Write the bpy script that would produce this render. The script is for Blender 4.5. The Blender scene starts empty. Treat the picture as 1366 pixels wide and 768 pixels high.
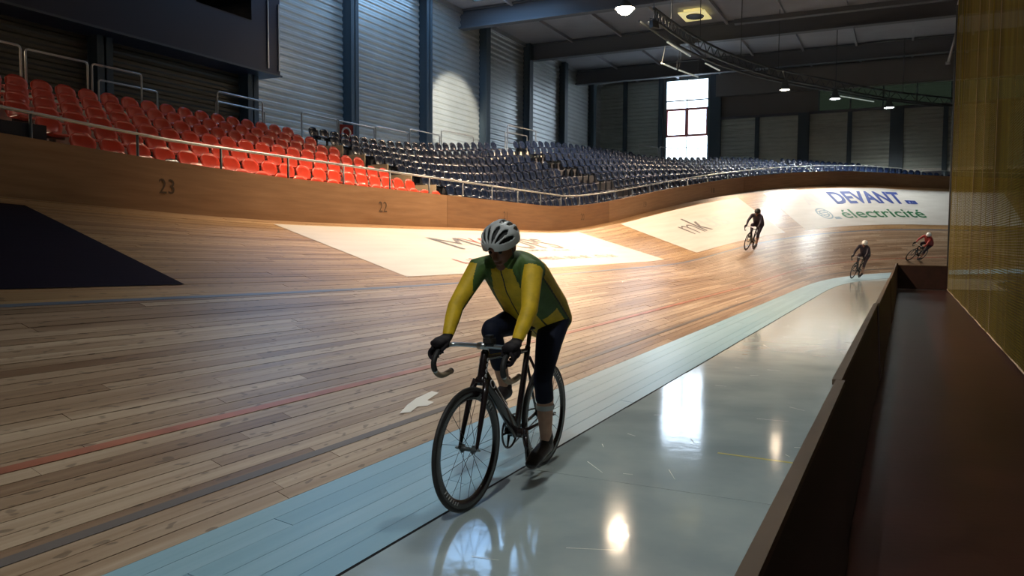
import bpy, bmesh, math, random
import numpy as np
from mathutils import Vector, Matrix
random.seed(7)
SC = bpy.context.scene
COL = SC.collection
R = math.radians

# ------------------------------------------------------------------ camera
FPX, YAW, PITCH, ROLL, CAMH = 1052.2, R(26.48), R(-3.339), R(0.335), 1.45
cd = bpy.data.cameras.new('camera')
cd.sensor_width = 36.0
cd.lens = 36.0 * FPX / 1366.0
cd.clip_start, cd.clip_end = 0.05, 400
cam = bpy.data.objects.new('camera', cd)
COL.objects.link(cam)
_f = Vector((-math.sin(YAW) * math.cos(PITCH), math.cos(YAW) * math.cos(PITCH), math.sin(PITCH)))
_r = Vector((math.cos(YAW), math.sin(YAW), 0))
_u = _r.cross(_f)
_r2 = _r * math.cos(ROLL) + _u * math.sin(ROLL)
_u2 = -_r * math.sin(ROLL) + _u * math.cos(ROLL)
cam.matrix_world = Matrix(((_r2.x, _u2.x, -_f.x, 0), (_r2.y, _u2.y, -_f.y, 0), (_r2.z, _u2.z, -_f.z, CAMH), (0, 0, 0, 1)))
SC.camera = cam

# ------------------------------------------------------------------ world and exposure
w = bpy.data.worlds.new('world')
SC.world = w
w.use_nodes = True
w.node_tree.nodes['Background'].inputs[0].default_value = (0.80, 0.90, 1.0, 1)
w.node_tree.nodes['Background'].inputs[1].default_value = 7.0
SC.view_settings.view_transform = 'Standard'
SC.view_settings.look = 'None'
SC.view_settings.exposure = 0.28
SC.view_settings.gamma = 1.0
SC.view_settings.use_curve_mapping = False
LAMP_W = 3000.0        # watts of one high-bay lamp, see highbay_lamp()


# ------------------------------------------------------------------ helpers
class MB:
    """collects vertices and faces; build() links them as one mesh object"""
    def __init__(s):
        s.v, s.f, s.m, s.uv, s.c = [], [], [], [], []

    def add(s, vs, fs, mi=0, uv=None, c=0.5):
        b = len(s.v)
        s.v += [tuple(x) for x in vs]
        for f in fs:
            s.f.append(tuple(i + b for i in f))
            s.m.append(mi)
            s.c.append(c)
        s.uv += (uv if uv is not None else [(x[0], x[1]) for x in vs])

    def box(s, c, d, mi=0, M=None):
        c = Vector(c)
        vs = [c + Vector((x * d[0] / 2, y * d[1] / 2, z * d[2] / 2)) for x in (-1, 1) for y in (-1, 1) for z in (-1, 1)]
        if M is not None:
            vs = [M @ x for x in vs]
        s.add(vs, [(0, 1, 3, 2), (4, 6, 7, 5), (0, 4, 5, 1), (2, 3, 7, 6), (0, 2, 6, 4), (1, 5, 7, 3)], mi)

    def tube(s, pts, r, n=8, mi=0, closed=False, cap=True):
        pts = [Vector(p) for p in pts]
        k = len(pts)
        rr = r if isinstance(r, (list, tuple)) else [r] * k
        vs, nrm = [], None
        for i, p in enumerate(pts):
            a = pts[(i - 1) % k] if (closed or i > 0) else p
            b = pts[(i + 1) % k] if (closed or i < k - 1) else p
            t = (b - a).normalized()
            if nrm is None:
                nrm = t.orthogonal().normalized()
            else:
                nrm = (nrm - t * nrm.dot(t))
                nrm = nrm.normalized() if nrm.length > 1e-6 else t.orthogonal().normalized()
            bn = t.cross(nrm)
            for j in range(n):
                an = 2 * math.pi * j / n
                vs.append(p + (nrm * math.cos(an) + bn * math.sin(an)) * rr[i])
        fs = []
        for i in range(k if closed else k - 1):
            for j in range(n):
                a, b = i * n + j, i * n + (j + 1) % n
                c, d = ((i + 1) % k) * n + (j + 1) % n, ((i + 1) % k) * n + j
                fs.append((a, b, c, d))
        if cap and not closed:
            fs.append(tuple(range(n - 1, -1, -1)))
            fs.append(tuple(range((k - 1) * n, k * n)))
        s.add(vs, fs, mi)

    def loft(s, secs, n=16, side=(1, 0, 0), mi=0):
        """secs: (centre, half width along side, half depth up, half depth down) rings, domed ends"""
        S = []
        for q in secs:
            c, a, b = Vector(q[0]), q[1], q[2]
            S.append((c, a, b, q[3] if len(q) > 3 else b))
        tg = []
        for i in range(len(S)):
            t = S[min(i + 1, len(S) - 1)][0] - S[max(i - 1, 0)][0]
            tg.append(t.normalized())
        e0, e1 = min(S[0][1:]), min(S[-1][1:])
        ext = [(S[0][0] - tg[0] * e0 * .75, .45, S[0], tg[0]), (S[0][0] - tg[0] * e0 * .45, .8, S[0], tg[0])]
        ext += [(q[0], 1, q, t) for q, t in zip(S, tg)]
        ext += [(S[-1][0] + tg[-1] * e1 * .45, .8, S[-1], tg[-1]), (S[-1][0] + tg[-1] * e1 * .75, .45, S[-1], tg[-1])]
        vs = []
        for c, k, q, t in ext:
            sd = Vector(side)
            sd = (sd - t * sd.dot(t)).normalized()
            up = t.cross(sd)
            for j in range(n):
                an = 2 * math.pi * j / n
                sn = math.sin(an)
                vs.append(c + sd * (q[1] * k * math.cos(an)) + up * (sn * k * (q[2] if sn < 0 else q[3])))
        fs = []
        m = len(ext)
        for i in range(m - 1):
            for j in range(n):
                fs.append((i * n + j, i * n + (j + 1) % n, (i + 1) * n + (j + 1) % n, (i + 1) * n + j))
        fs.append(tuple(range(n - 1, -1, -1)))
        fs.append(tuple(range((m - 1) * n, m * n)))
        s.add(vs, fs, mi)

    def ball(s, c, r, n=10, mi=0, M=None):
        c = Vector(c)
        r = r if isinstance(r, (tuple, list)) else (r, r, r)
        vs, fs = [], []
        for i in range(n + 1):
            th = math.pi * i / n
            for j in range(2 * n):
                ph = math.pi * j / n
                p = Vector((r[0] * math.sin(th) * math.cos(ph), r[1] * math.sin(th) * math.sin(ph), r[2] * math.cos(th)))
                vs.append(c + (M @ p if M else p))
        for i in range(n):
            for j in range(2 * n):
                fs.append((i * 2 * n + j, (i + 1) * 2 * n + j, (i + 1) * 2 * n + (j + 1) % (2 * n), i * 2 * n + (j + 1) % (2 * n)))
        s.add(vs, fs, mi)

    def lathe(s, prof, n=24, M=None, mi=0, cap=True):
        vs, fs = [], []
        for r, z in prof:
            for j in range(n):
                a = 2 * math.pi * j / n
                vs.append(Vector((r * math.cos(a), r * math.sin(a), z)))
        for i in range(len(prof) - 1):
            for j in range(n):
                fs.append((i * n + j, i * n + (j + 1) % n, (i + 1) * n + (j + 1) % n, (i + 1) * n + j))
        if cap:
            fs.append(tuple(range(n - 1, -1, -1)))
            fs.append(tuple(range((len(prof) - 1) * n, len(prof) * n)))
        if M is not None:
            vs = [M @ x for x in vs]
        s.add(vs, fs, mi)

    def mesh(s, name, mats, smooth=False, attr=False):
        me = bpy.data.meshes.new(name)
        me.from_pydata(s.v, [], s.f)
        for m in (mats if isinstance(mats, (list, tuple)) else [mats]):
            me.materials.append(m)
        me.polygons.foreach_set('material_index', s.m)
        if smooth:
            me.polygons.foreach_set('use_smooth', [True] * len(s.f))
        if attr:
            ul = me.uv_layers.new(name='st')
            idx = np.empty(len(me.loops), dtype=np.int32)
            me.loops.foreach_get('vertex_index', idx)
            ul.data.foreach_set('uv', np.array(s.uv, dtype=np.float32)[idx].ravel())
            at = me.attributes.new('rnd', 'FLOAT', 'FACE')
            at.data.foreach_set('value', s.c)
        me.update()
        return me

    def build(s, name, mats, parent=None, smooth=False, attr=False):
        return link(name, s.mesh(name, mats, smooth, attr), parent)


def link(name, me, parent=None):
    o = bpy.data.objects.new(name, me)
    COL.objects.link(o)
    o.parent = parent
    return o


def empty(name, loc=(0, 0, 0), rz=0, parent=None):
    o = bpy.data.objects.new(name, None)
    o.empty_display_size = 0.1
    COL.objects.link(o)
    o.location = loc
    o.rotation_euler = (0, 0, rz)
    o.parent = parent
    return o


def tag(o, label=None, cat=None, group=None, kind=None):
    if label: o['label'] = label
    if cat: o['category'] = cat
    if group: o['group'] = group
    if kind: o['kind'] = kind
    return o


def bake_remesh(mb, voxel, smooth=4):
    """fuse overlapping closed shapes into one continuous skin"""
    me = mb.mesh('tmp', [])
    o = bpy.data.objects.new('tmp', me)
    COL.objects.link(o)
    m = o.modifiers.new('r', 'REMESH')
    m.mode = 'VOXEL'
    m.voxel_size = voxel
    m.use_smooth_shade = True
    if smooth:
        k = o.modifiers.new('s', 'SMOOTH')
        k.factor, k.iterations = 0.5, smooth
    dg = bpy.context.evaluated_depsgraph_get()
    out = bpy.data.meshes.new_from_object(o.evaluated_get(dg))
    bpy.data.objects.remove(o)
    bpy.data.meshes.remove(me)
    return out


def text2d(body, size=1.0, shear=0.0, bold=0.0, maxedge=None, sx=1.0):
    """flat triangulated lettering as (verts2d, faces); baseline at 0, starts at x=0"""
    cu = bpy.data.curves.new('t', 'FONT')
    cu.body, cu.size, cu.shear, cu.offset = body, size, shear, bold
    cu.resolution_u = 3
    o = bpy.data.objects.new('t', cu)
    COL.objects.link(o)
    dg = bpy.context.evaluated_depsgraph_get()
    me = bpy.data.meshes.new_from_object(o.evaluated_get(dg))
    bm = bmesh.new()
    bm.from_mesh(me)
    bmesh.ops.triangulate(bm, faces=bm.faces[:])
    if maxedge:
        for _ in range(3):
            ed = [e for e in bm.edges if e.calc_length() > maxedge]
            if not ed: break
            bmesh.ops.subdivide_edges(bm, edges=ed, cuts=1)
            bmesh.ops.triangulate(bm, faces=bm.faces[:])
    vs = [(v.co.x * sx, v.co.y) for v in bm.verts]
    bm.verts.index_update()
    fs = [tuple(v.index for v in f.verts) for f in bm.faces]
    bm.free()
    bpy.data.objects.remove(o)
    bpy.data.meshes.remove(me)
    return vs, fs


# ------------------------------------------------------------------ materials
def mat(name, col, rough=0.6, metal=0.0, var=0.0, vscale=6.0, bump=0.0, bscale=40.0, coat=0.0, stretch=(1, 1, 1), spec=0.5, col2=None):
    m = bpy.data.materials.new(name)
    m.use_nodes = True
    nt = m.node_tree
    b = nt.nodes['Principled BSDF']
    b.inputs['Base Color'].default_value = (*col, 1)
    b.inputs['Roughness'].default_value = rough
    b.inputs['Metallic'].default_value = metal
    b.inputs['Specular IOR Level'].default_value = spec
    if coat:
        b.inputs['Coat Weight'].default_value = coat
        b.inputs['Coat Roughness'].default_value = 0.12
    if var or bump:
        tc = nt.nodes.new('ShaderNodeTexCoord')
        mp = nt.nodes.new('ShaderNodeMapping')
        mp.inputs['Scale'].default_value = stretch
        nt.links.new(tc.outputs['Object'], mp.inputs['Vector'])
        if var:
            n = nt.nodes.new('ShaderNodeTexNoise')
            n.inputs['Scale'].default_value = vscale
            n.inputs['Detail'].default_value = 5
            nt.links.new(mp.outputs[0], n.inputs['Vector'])
            r = nt.nodes.new('ShaderNodeValToRGB')
            c2 = col2 or tuple(c * (1 - var) for c in col)
            r.color_ramp.elements[0].color = (*c2, 1)
            r.color_ramp.elements[0].position = 0.35
            r.color_ramp.elements[1].color = (*[min(1, c * (1 + var * .4)) for c in col], 1)
            r.color_ramp.elements[1].position = 0.65
            nt.links.new(n.outputs['Fac'], r.inputs[0])
            nt.links.new(r.outputs[0], b.inputs['Base Color'])
        if bump:
            n2 = nt.nodes.new('ShaderNodeTexNoise')
            n2.inputs['Scale'].default_value = bscale
            n2.inputs['Detail'].default_value = 3
            nt.links.new(mp.outputs[0], n2.inputs['Vector'])
            bp = nt.nodes.new('ShaderNodeBump')
            bp.inputs['Strength'].default_value = bump
            bp.inputs['Distance'].default_value = 0.01
            nt.links.new(n2.outputs['Fac'], bp.inputs['Height'])
            nt.links.new(bp.outputs[0], b.inputs['Normal'])
    return m


def emis(name, col, strength):
    m = bpy.data.materials.new(name)
    m.use_nodes = True
    b = m.node_tree.nodes['Principled BSDF']
    b.inputs['Base Color'].default_value = (*col, 1)
    b.inputs['Emission Color'].default_value = (*col, 1)
    b.inputs['Emission Strength'].default_value = strength
    return m


def boards(name, ramp, rough=(0.3, 0.5), gs=(0.5, 22), bump=0.25, fleck=0.0):
    """long boards: colour per board from 'rnd', grain along the 'st' map"""
    m = bpy.data.materials.new(name)
    m.use_nodes = True
    nt = m.node_tree
    N, L = nt.nodes.new, nt.links.new
    b = nt.nodes['Principled BSDF']
    uv = N('ShaderNodeUVMap'); uv.uv_map = 'st'
    at = N('ShaderNodeAttribute'); at.attribute_name = 'rnd'
    mp = N('ShaderNodeMapping'); mp.inputs['Scale'].default_value = (gs[0], gs[1], 1)
    L(uv.outputs[0], mp.inputs['Vector'])
    n1 = N('ShaderNodeTexNoise'); n1.inputs['Scale'].default_value = 1.0; n1.inputs['Detail'].default_value = 6
    L(mp.outputs[0], n1.inputs['Vector'])
    mp2 = N('ShaderNodeMapping'); mp2.inputs['Scale'].default_value = (0.35, 0.9, 1)
    L(uv.outputs[0], mp2.inputs['Vector'])
    n2 = N('ShaderNodeTexNoise'); n2.inputs['Scale'].default_value = 1.0; n2.inputs['Detail'].default_value = 2
    L(mp2.outputs[0], n2.inputs['Vector'])
    a1 = N('ShaderNodeMath'); a1.operation = 'MULTIPLY_ADD'; a1.inputs[1].default_value = 0.32
    L(at.outputs['Fac'], a1.inputs[0])
    a0 = N('ShaderNodeMath'); a0.operation = 'MULTIPLY'; a0.inputs[1].default_value = 0.65
    L(n1.outputs['Fac'], a0.inputs[0]); L(a0.outputs[0], a1.inputs[2])
    a2 = N('ShaderNodeMath'); a2.operation = 'MULTIPLY_ADD'; a2.inputs[1].default_value = 0.35
    L(n2.outputs['Fac'], a2.inputs[0]); L(a1.outputs[0], a2.inputs[2])
    cr = N('ShaderNodeValToRGB')
    cr.color_ramp.elements[0].position = 0.40; cr.color_ramp.elements[0].color = (*ramp[0], 1)
    cr.color_ramp.elements[1].position = 0.90; cr.color_ramp.elements[1].color = (*ramp[2], 1)
    e = cr.color_ramp.elements.new(0.65); e.color = (*ramp[1], 1)
    L(a2.outputs[0], cr.inputs[0])
    colout = cr.outputs[0]
    if fleck:
        mp3 = N('ShaderNodeMapping'); mp3.inputs['Scale'].default_value = (7.0, 22, 1)
        L(uv.outputs[0], mp3.inputs['Vector'])
        n3 = N('ShaderNodeTexNoise'); n3.inputs['Scale'].default_value = 1.0; n3.inputs['Detail'].default_value = 1
        L(mp3.outputs[0], n3.inputs['Vector'])
        th = N('ShaderNodeValToRGB')
        th.color_ramp.elements[0].position = 0.645; th.color_ramp.elements[0].color = (0, 0, 0, 1)
        th.color_ramp.elements[1].position = 0.69; th.color_ramp.elements[1].color = (1, 1, 1, 1)
        L(n3.outputs['Fac'], th.inputs[0])
        mx = N('ShaderNodeMixRGB'); mx.inputs[2].default_value = (*[c * .28 for c in ramp[0]], 1)
        fm = N('ShaderNodeMath'); fm.operation = 'MULTIPLY'; fm.inputs[1].default_value = fleck
        L(th.outputs[0], fm.inputs[0]); L(fm.outputs[0], mx.inputs[0]); L(colout, mx.inputs[1])
        colout = mx.outputs[0]
    L(colout, b.inputs['Base Color'])
    rr = N('ShaderNodeMapRange'); rr.inputs['To Min'].default_value = rough[0]; rr.inputs['To Max'].default_value = rough[1]
    L(n1.outputs['Fac'], rr.inputs['Value']); L(rr.outputs[0], b.inputs['Roughness'])
    bp = N('ShaderNodeBump'); bp.inputs['Strength'].default_value = bump; bp.inputs['Distance'].default_value = 0.006
    L(n1.outputs['Fac'], bp.inputs['Height']); L(bp.outputs[0], b.inputs['Normal'])
    return m


M = {}
M['track'] = boards('track_wood', [(.17, .10, .058), (.29, .195, .125), (.46, .35, .25)], (0.24, 0.46), fleck=0.55)
M['track_upper'] = boards('track_wood_upper', [(.19, .10, .042), (.31, .185, .085), (.44, .29, .15)], (0.28, 0.5), fleck=0.55)
M['blue_boards'] = boards('blue_painted_boards', [(.19, .33, .41), (.23, .38, .46), (.28, .43, .51)], (0.25, 0.42), bump=0.15)
M['balu'] = boards('balustrade_plywood', [(.19, .095, .042), (.27, .145, .068), (.35, .20, .10)], (0.45, 0.65), gs=(1.2, 14), bump=0.1)
M['bed'] = mat('dark_underlay', (.03, .02, .015), 0.8)
M['banner'] = boards('white_banner_paint', [(.42, .40, .37), (.50, .48, .45), (.56, .545, .52)], (0.42, 0.55), gs=(.6, 4), bump=0.05)
M['dark_banner'] = boards('dark_banner_paint', [(.006, .004, .010), (.010, .006, .014), (.014, .010, .02)], (0.75, 0.85), bump=0.05)
M['dark_banner'].node_tree.nodes['Principled BSDF'].inputs['Specular IOR Level'].default_value = .08
M['ink_grey'] = mat('grey_ink', (.13, .12, .12), 0.5)
M['ink_red'] = mat('red_ink', (.42, .09, .08), 0.5)
M['ink_blue'] = mat('blue_ink', (.012, .035, .20), 0.6)
M['ink_green'] = mat('green_ink', (.015, .13, .05), 0.5)
M['ink_pale'] = mat('pale_ink', (.18, .25, .30), 0.5)
M['ink_glare'] = mat('glare_washed_ink', (.46, .45, .45), 0.5)  # lettering washed out by glare, the glare put into the ink colour
M['ink_dark'] = mat('number_ink', (.085, .048, .026), 0.6)
M['line_blue'] = mat('blue_line_paint', (.10, .14, .20), 0.35)
M['line_red'] = mat('red_line_paint', (.36, .13, .08), 0.35, var=.3, vscale=3)
M['line_black'] = mat('black_line_paint', (.13, .11, .10), 0.35)
M['joint_black'] = mat('joint_black', (.012, .012, .013), 0.8, spec=.1)
M['line_white'] = mat('white_paint', (.75, .72, .66), 0.5)
M['line_yellow'] = mat('yellow_paint', (.42, .36, .06), 0.4)
M['apron'] = mat('grey_floor_paint', (.35, .40, .39), 0.095, var=.22, vscale=1.3, bump=0.06, bscale=9, coat=0, spec=.5, col2=(.28, .33, .34))
M['apron'].node_tree.nodes['Principled BSDF'].inputs['IOR'].default_value = 2.0
M['floor'] = mat('brown_floor', (.028, .009, .007), 0.28, var=.3, vscale=2, bump=.05, bscale=20, spec=.25)
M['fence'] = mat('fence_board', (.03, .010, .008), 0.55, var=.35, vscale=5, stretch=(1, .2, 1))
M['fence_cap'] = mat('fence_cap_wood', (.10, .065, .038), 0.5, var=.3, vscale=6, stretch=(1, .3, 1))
M['terrace_dark'] = mat('dark_terrace_paint', (.06, .06, .07), 0.75, var=.2, vscale=2)
M['cream_board'] = mat('cream_board', (.62, .50, .34), 0.6, var=.12, vscale=3)
M['concrete'] = mat('pale_concrete', (.62, .59, .52), 0.75, var=.2, vscale=2)
M['steel'] = mat('galvanised_steel', (.45, .46, .46), 0.35, metal=.8)
M['steel_dark'] = mat('painted_steel', (.05, .06, .065), 0.45)
M['clad'] = mat('ribbed_cladding', (.46, .48, .46), 0.32, metal=.5, var=.15, vscale=.5)
M['clad_shaded'] = mat('shaded_brown_cladding', (.085, .075, .055), 0.4, metal=.2, var=.2, vscale=.6)  # shade of the dark left-hand bays put into the cladding colour
M['clad_end'] = mat('ribbed_cladding_end', (.40, .43, .38), 0.38, metal=.4, var=.15, vscale=.5)
M['column'] = mat('column_steel', (.035, .055, .07), 0.5)
M['ceiling'] = mat('ceiling_deck', (.30, .31, .34), 0.8, var=.12, vscale=.4)
M['beam'] = mat('roof_beam', (.09, .10, .115), 0.6)
M['wall_plain'] = mat('plain_wall', (.16, .15, .14), 0.8)
M['seat_red'] = mat('red_plastic', (.58, .055, .028), 0.28, var=.15, vscale=3)
M['seat_dark'] = mat('navy_plastic', (.010, .018, .045), 0.25, var=.2, vscale=3)
M['cabin'] = mat('cabin_dark', (.012, .014, .028), 0.4)
M['frame_red'] = mat('red_window_frame', (.62, .20, .18), 0.5)
M['frame_dark'] = mat('window_frame', (.10, .14, .14), 0.5)
M['sign_red'] = mat('sign_red', (.35, .03, .03), 0.5)
M['white'] = mat('white_gloss', (.8, .8, .8), 0.4)
M['vent'] = emis('vent_plate', (.85, .72, .30), 0.55)
M['vent_dark'] = mat('vent_grille', (.05, .06, .06), 0.6)
M['lens_warm'] = emis('lamp_lens_warm', (1, .78, .55), 60)
M['lens_cool'] = emis('lamp_lens_cool', (.93, 1, .98), 60)
M['rubber'] = mat('tyre_rubber', (.012, .011, .011), 0.6)
M['carbon'] = mat('black_frame_gloss', (.014, .009, .010), 0.22, coat=.5)
M['alloy'] = mat('brushed_alloy', (.55, .58, .60), 0.3, metal=1)
M['spoke'] = mat('dark_spoke', (.05, .05, .05), 0.4, metal=.6)
M['tape'] = mat('tan_bar_tape', (.32, .24, .16), 0.7)
M['decal'] = mat('grey_decal', (.45, .45, .47), 0.4)


def glass(name, tint, gloss=.12):
    m = bpy.data.materials.new(name)
    m.use_nodes = True
    nt = m.node_tree
    nt.nodes.remove(nt.nodes['Principled BSDF'])
    t = nt.nodes.new('ShaderNodeBsdfTransparent'); t.inputs[0].default_value = (*tint, 1)
    g = nt.nodes.new('ShaderNodeBsdfGlossy'); g.inputs['Roughness'].default_value = .05
    x = nt.nodes.new('ShaderNodeMixShader'); x.inputs[0].default_value = gloss
    nt.links.new(t.outputs[0], x.inputs[1]); nt.links.new(g.outputs[0], x.inputs[2])
    nt.links.new(x.outputs[0], nt.nodes['Material Output'].inputs[0])
    return m


M['glass'] = glass('clear_glass', (.92, .96, 1.0))
M['rooflight'] = glass('frosted_rooflight', (.55, .70, .86), .05)
M['glass_dull'] = glass('dirty_green_glass', (.045, .052, .040), .05)


def net_mat():
    m = bpy.data.materials.new('safety_net')
    m.use_nodes = True
    nt = m.node_tree
    N, L = nt.nodes.new, nt.links.new
    nt.nodes.remove(nt.nodes['Principled BSDF'])
    tc = N('ShaderNodeTexCoord')
    sp = N('ShaderNodeSeparateXYZ'); L(tc.outputs['Object'], sp.inputs[0])
    def cells(sock, per, duty):
        a = N('ShaderNodeMath'); a.operation = 'MULTIPLY'; a.inputs[1].default_value = 1 / per; L(sock, a.inputs[0])
        f = N('ShaderNodeMath'); f.operation = 'FRACT'; L(a.outputs[0], f.inputs[0])
        c = N('ShaderNodeMath'); c.operation = 'LESS_THAN'; c.inputs[1].default_value = duty; L(f.outputs[0], c.inputs[0])
        return c.outputs[0]
    wv = cells(sp.outputs['Y'], .09, .50)
    wz = cells(sp.outputs['Z'], .035, .36)
    mx = N('ShaderNodeMath'); mx.operation = 'MAXIMUM'; L(wv, mx.inputs[0]); L(wz, mx.inputs[1])
    no = N('ShaderNodeTexNoise'); no.inputs['Scale'].default_value = .8
    mp = N('ShaderNodeMapping'); mp.inputs['Scale'].default_value = (1, 2.0, .15)
    L(tc.outputs['Object'], mp.inputs[0]); L(mp.outputs[0], no.inputs['Vector'])
    cr = N('ShaderNodeValToRGB')
    cr.color_ramp.elements[0].color = (.13, .095, .022, 1); cr.color_ramp.elements[0].position = .35
    cr.color_ramp.elements[1].color = (.22, .18, .04, 1); cr.color_ramp.elements[1].position = .65
    L(no.outputs['Fac'], cr.inputs[0])
    d = N('ShaderNodeBsdfDiffuse'); L(cr.outputs[0], d.inputs[0])
    tl = N('ShaderNodeBsdfTranslucent'); L(cr.outputs[0], tl.inputs[0])
    a = N('ShaderNodeMixShader'); a.inputs[0].default_value = .5; L(d.outputs[0], a.inputs[1]); L(tl.outputs[0], a.inputs[2])
    t = N('ShaderNodeBsdfTransparent')
    x = N('ShaderNodeMixShader'); L(mx.outputs[0], x.inputs[0]); L(t.outputs[0], x.inputs[1]); L(a.outputs[0], x.inputs[2])
    L(x.outputs[0], nt.nodes['Material Output'].inputs[0])
    return m


M['net'] = net_mat()

# ------------------------------------------------------------------ track geometry (s along the inner line, t up the banking)
X0, S0, LK, RAD, TW = -2.159, 22.326, 12.162, 28.975, 6.752
B0, B1, S1, L1 = 14.667, 41.747, 20.597, 25.968
WC, CB, HB = 0.743, 0.358, 0.733
DB, SQ, LQ = 3.208, 10.908, 11.669
SA = np.arange(-16, 66.01, .1)


def _ss(x):
    x = np.clip(x, 0, 1)
    return x * x * (3 - 2 * x)


_k = _ss((SA - S0) / LK) / RAD
_th = np.concatenate([[0], np.cumsum((_k[1:] + _k[:-1]) / 2 * .1)])
_dx, _dy = np.sin(_th), np.cos(_th)
XA = X0 + np.concatenate([[0], np.cumsum((_dx[1:] + _dx[:-1]) / 2 * .1)])
YA = SA[0] + np.concatenate([[0], np.cumsum((_dy[1:] + _dy[:-1]) / 2 * .1)])
BA = np.radians(B0 + (B1 - B0) * _ss((SA - S1) / L1) + DB * _ss((SQ - SA) / LQ))


def frame(s):
    x, y = np.interp(s, SA, XA), np.interp(s, SA, YA)
    th, b = np.interp(s, SA, _th), np.interp(s, SA, BA)
    return x, y, th, b


def TP(s, t, h=0.0):
    """point on the track: t<0 is the blue band, h is the height above the boards"""
    x, y, th, b = frame(s)
    nx, ny = -math.cos(th), math.sin(th)
    bc = CB * b
    if t >= 0:
        a, z, bb = WC * math.cos(bc) + t * math.cos(b), WC * math.sin(bc) + t * math.sin(b), b
    else:
        a, z, bb = (WC + t) * math.cos(bc), (WC + t) * math.sin(bc), bc
    a -= h * math.sin(bb)
    z += h * math.cos(bb)
    return Vector((x + nx * a, y + ny * a, z))


def OUT(s, o, z):
    """point o metres outside the top edge of the track, at height z"""
    x, y, th, b = frame(s)
    a = WC * math.cos(CB * b) + TW * math.cos(b) + o
    return Vector((x - math.cos(th) * a, y + math.sin(th) * a, z))


def zout(s):
    b = frame(s)[3]
    return WC * math.sin(CB * b) + TW * math.sin(b)


def srange(a, b, step):
    n = max(1, int(round((b - a) / step)))
    return [a + (b - a) * i / n for i in range(n + 1)]


def strip(mb, s0, s1, t0, t1, h=0.0, thick=0.0, step=1.0, tn=1, c=.5, mi=0):
    ss = srange(s0, s1, step)
    ts = [t0 + (t1 - t0) * i / tn for i in range(tn + 1)]
    vs, uv, fs = [], [], []
    w_ = tn + 1
    for s in ss:
        for t in ts:
            vs.append(TP(s, t, h)); uv.append((s, t))
    for i in range(len(ss) - 1):
        for j in range(tn):
            fs.append((i * w_ + j, (i + 1) * w_ + j, (i + 1) * w_ + j + 1, i * w_ + j + 1)[::-1])
    if thick:
        n = len(vs)
        for s in ss:
            for t in (t0, t1):
                vs.append(TP(s, t, h - thick)); uv.append((s, t))
        for i in range(len(ss) - 1):
            a, b = i * w_, (i + 1) * w_
            fs.append((a, b, n + 2 * (i + 1), n + 2 * i))
            fs.append((b + tn, a + tn, n + 2 * i + 1, n + 2 * (i + 1) + 1))
        e = (len(ss) - 1) * w_
        fs.append((tn, 0, n, n + 1))
        fs.append((e, e + tn, n + 2 * len(ss) - 1, n + 2 * len(ss) - 2))
    mb.add(vs, fs, mi, uv, c)


# ------------------------------------------------------------------ setting: track
S_LO, S_HI = -14.0, 64.0
track = MB()
strip(track, S_LO, S_HI, 0, TW, h=-.022, step=1.0, tn=4)
strip(track, S_LO, S_HI, -WC, 0, h=-.022, step=1.0, tn=1)
track = track.build('track', M['bed'], attr=True)
tag(track, kind='structure')
NST = 75
sw = TW / NST
rest, rest_up = MB(), MB()
count = 0
for i in range(NST):
    t0, t1 = i * sw + .002, (i + 1) * sw - .002
    s = S_LO + random.uniform(-3, 0)
    while s < S_HI:
        ln = random.choice((3.6, 4.2, 4.8, 5.4))
        e = min(s + ln, S_HI)
        a = max(s, S_LO)
        if e - a > .3:
            c = random.random()
            h = random.uniform(-.0012, .0012)
            near = e > 1.6 and a < 20.5 and t1 < 4.25 and count < 300
            if near:
                mb = MB()
                strip(mb, a + .002, e - .002, t0, t1, h, .02, 1.3, 1, c)
                mb.build('plank', M['track' if t1 < 3.06 else 'track_upper'], track, attr=True)
                count += 1
            else:
                strip(rest if t1 < 3.06 else rest_up, a + .002, e - .002, t0, t1, h, .02, 1.0, 1, c)
        s += ln
tag(rest.build('plank_field', M['track'], track, attr=True), kind='stuff')
tag(rest_up.build('upper_plank_field', M['track_upper'], track, attr=True), kind='stuff')
# blue band boards
band = empty('blue_band')
tag(band, kind='structure')
for i in range(6):
    t0, t1 = -WC + .011 + i * (WC - .011) / 6 + .001, -WC + .011 + (i + 1) * (WC - .011) / 6 - .001
    s = S_LO + random.uniform(-5, 0)
    while s < S_HI:
        e = min(s + 6, S_HI)
        a = max(s, S_LO)
        if e - a > .3:
            mb = MB()
            strip(mb, a + .002, e - .002, t0, t1, random.uniform(-.0006, .0006), .02, 1.0, 1, random.random())
            mb.build('blue_plank', M['blue_boards'], band, attr=True)
        s += 6
mb = MB()
strip(mb, S_LO, S_HI, -WC - .006, -WC + .009, .002, .01, .8)
mb.build('joint_strip', M['joint_black'], band, attr=True)
for nm, a, b, mt in (('stayers_line', 3.02, 3.08, 'line_blue'), ('sprinters_line', .90, .955, 'line_red'), ('measurement_line', .26, .31, 'line_black')):
    mb = MB()
    strip(mb, S_LO, S_HI, a, b, .0035, .002, .8)
    mb.build(nm, M[mt], track, attr=True)
# white worn scuffs on the boards
for sc_ in range(46):
    if sc_ == 0:
        pts = [(4.75, .40), (4.95, .47), (5.15, .52), (5.42, .55), (5.45, .50), (5.2, .45), (5.22, .40), (5.1, .38), (5.0, .41), (4.85, .37)]
    else:
        s = random.uniform(8, 40); t = random.uniform(.2, 2.9); l = random.uniform(.06, .22); k = random.uniform(-.3, .3)
        pts = [(s, t), (s + l * .5, t + k * l - .012), (s + l, t + 2 * k * l), (s + l * .5, t + k * l + .014)]
    mb = MB()
    mb.add([TP(a, b, .005) for a, b in pts], [tuple(range(len(pts) - 1, -1, -1))])
    mb.build('paint_scuff', M['line_white'], track)

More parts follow.
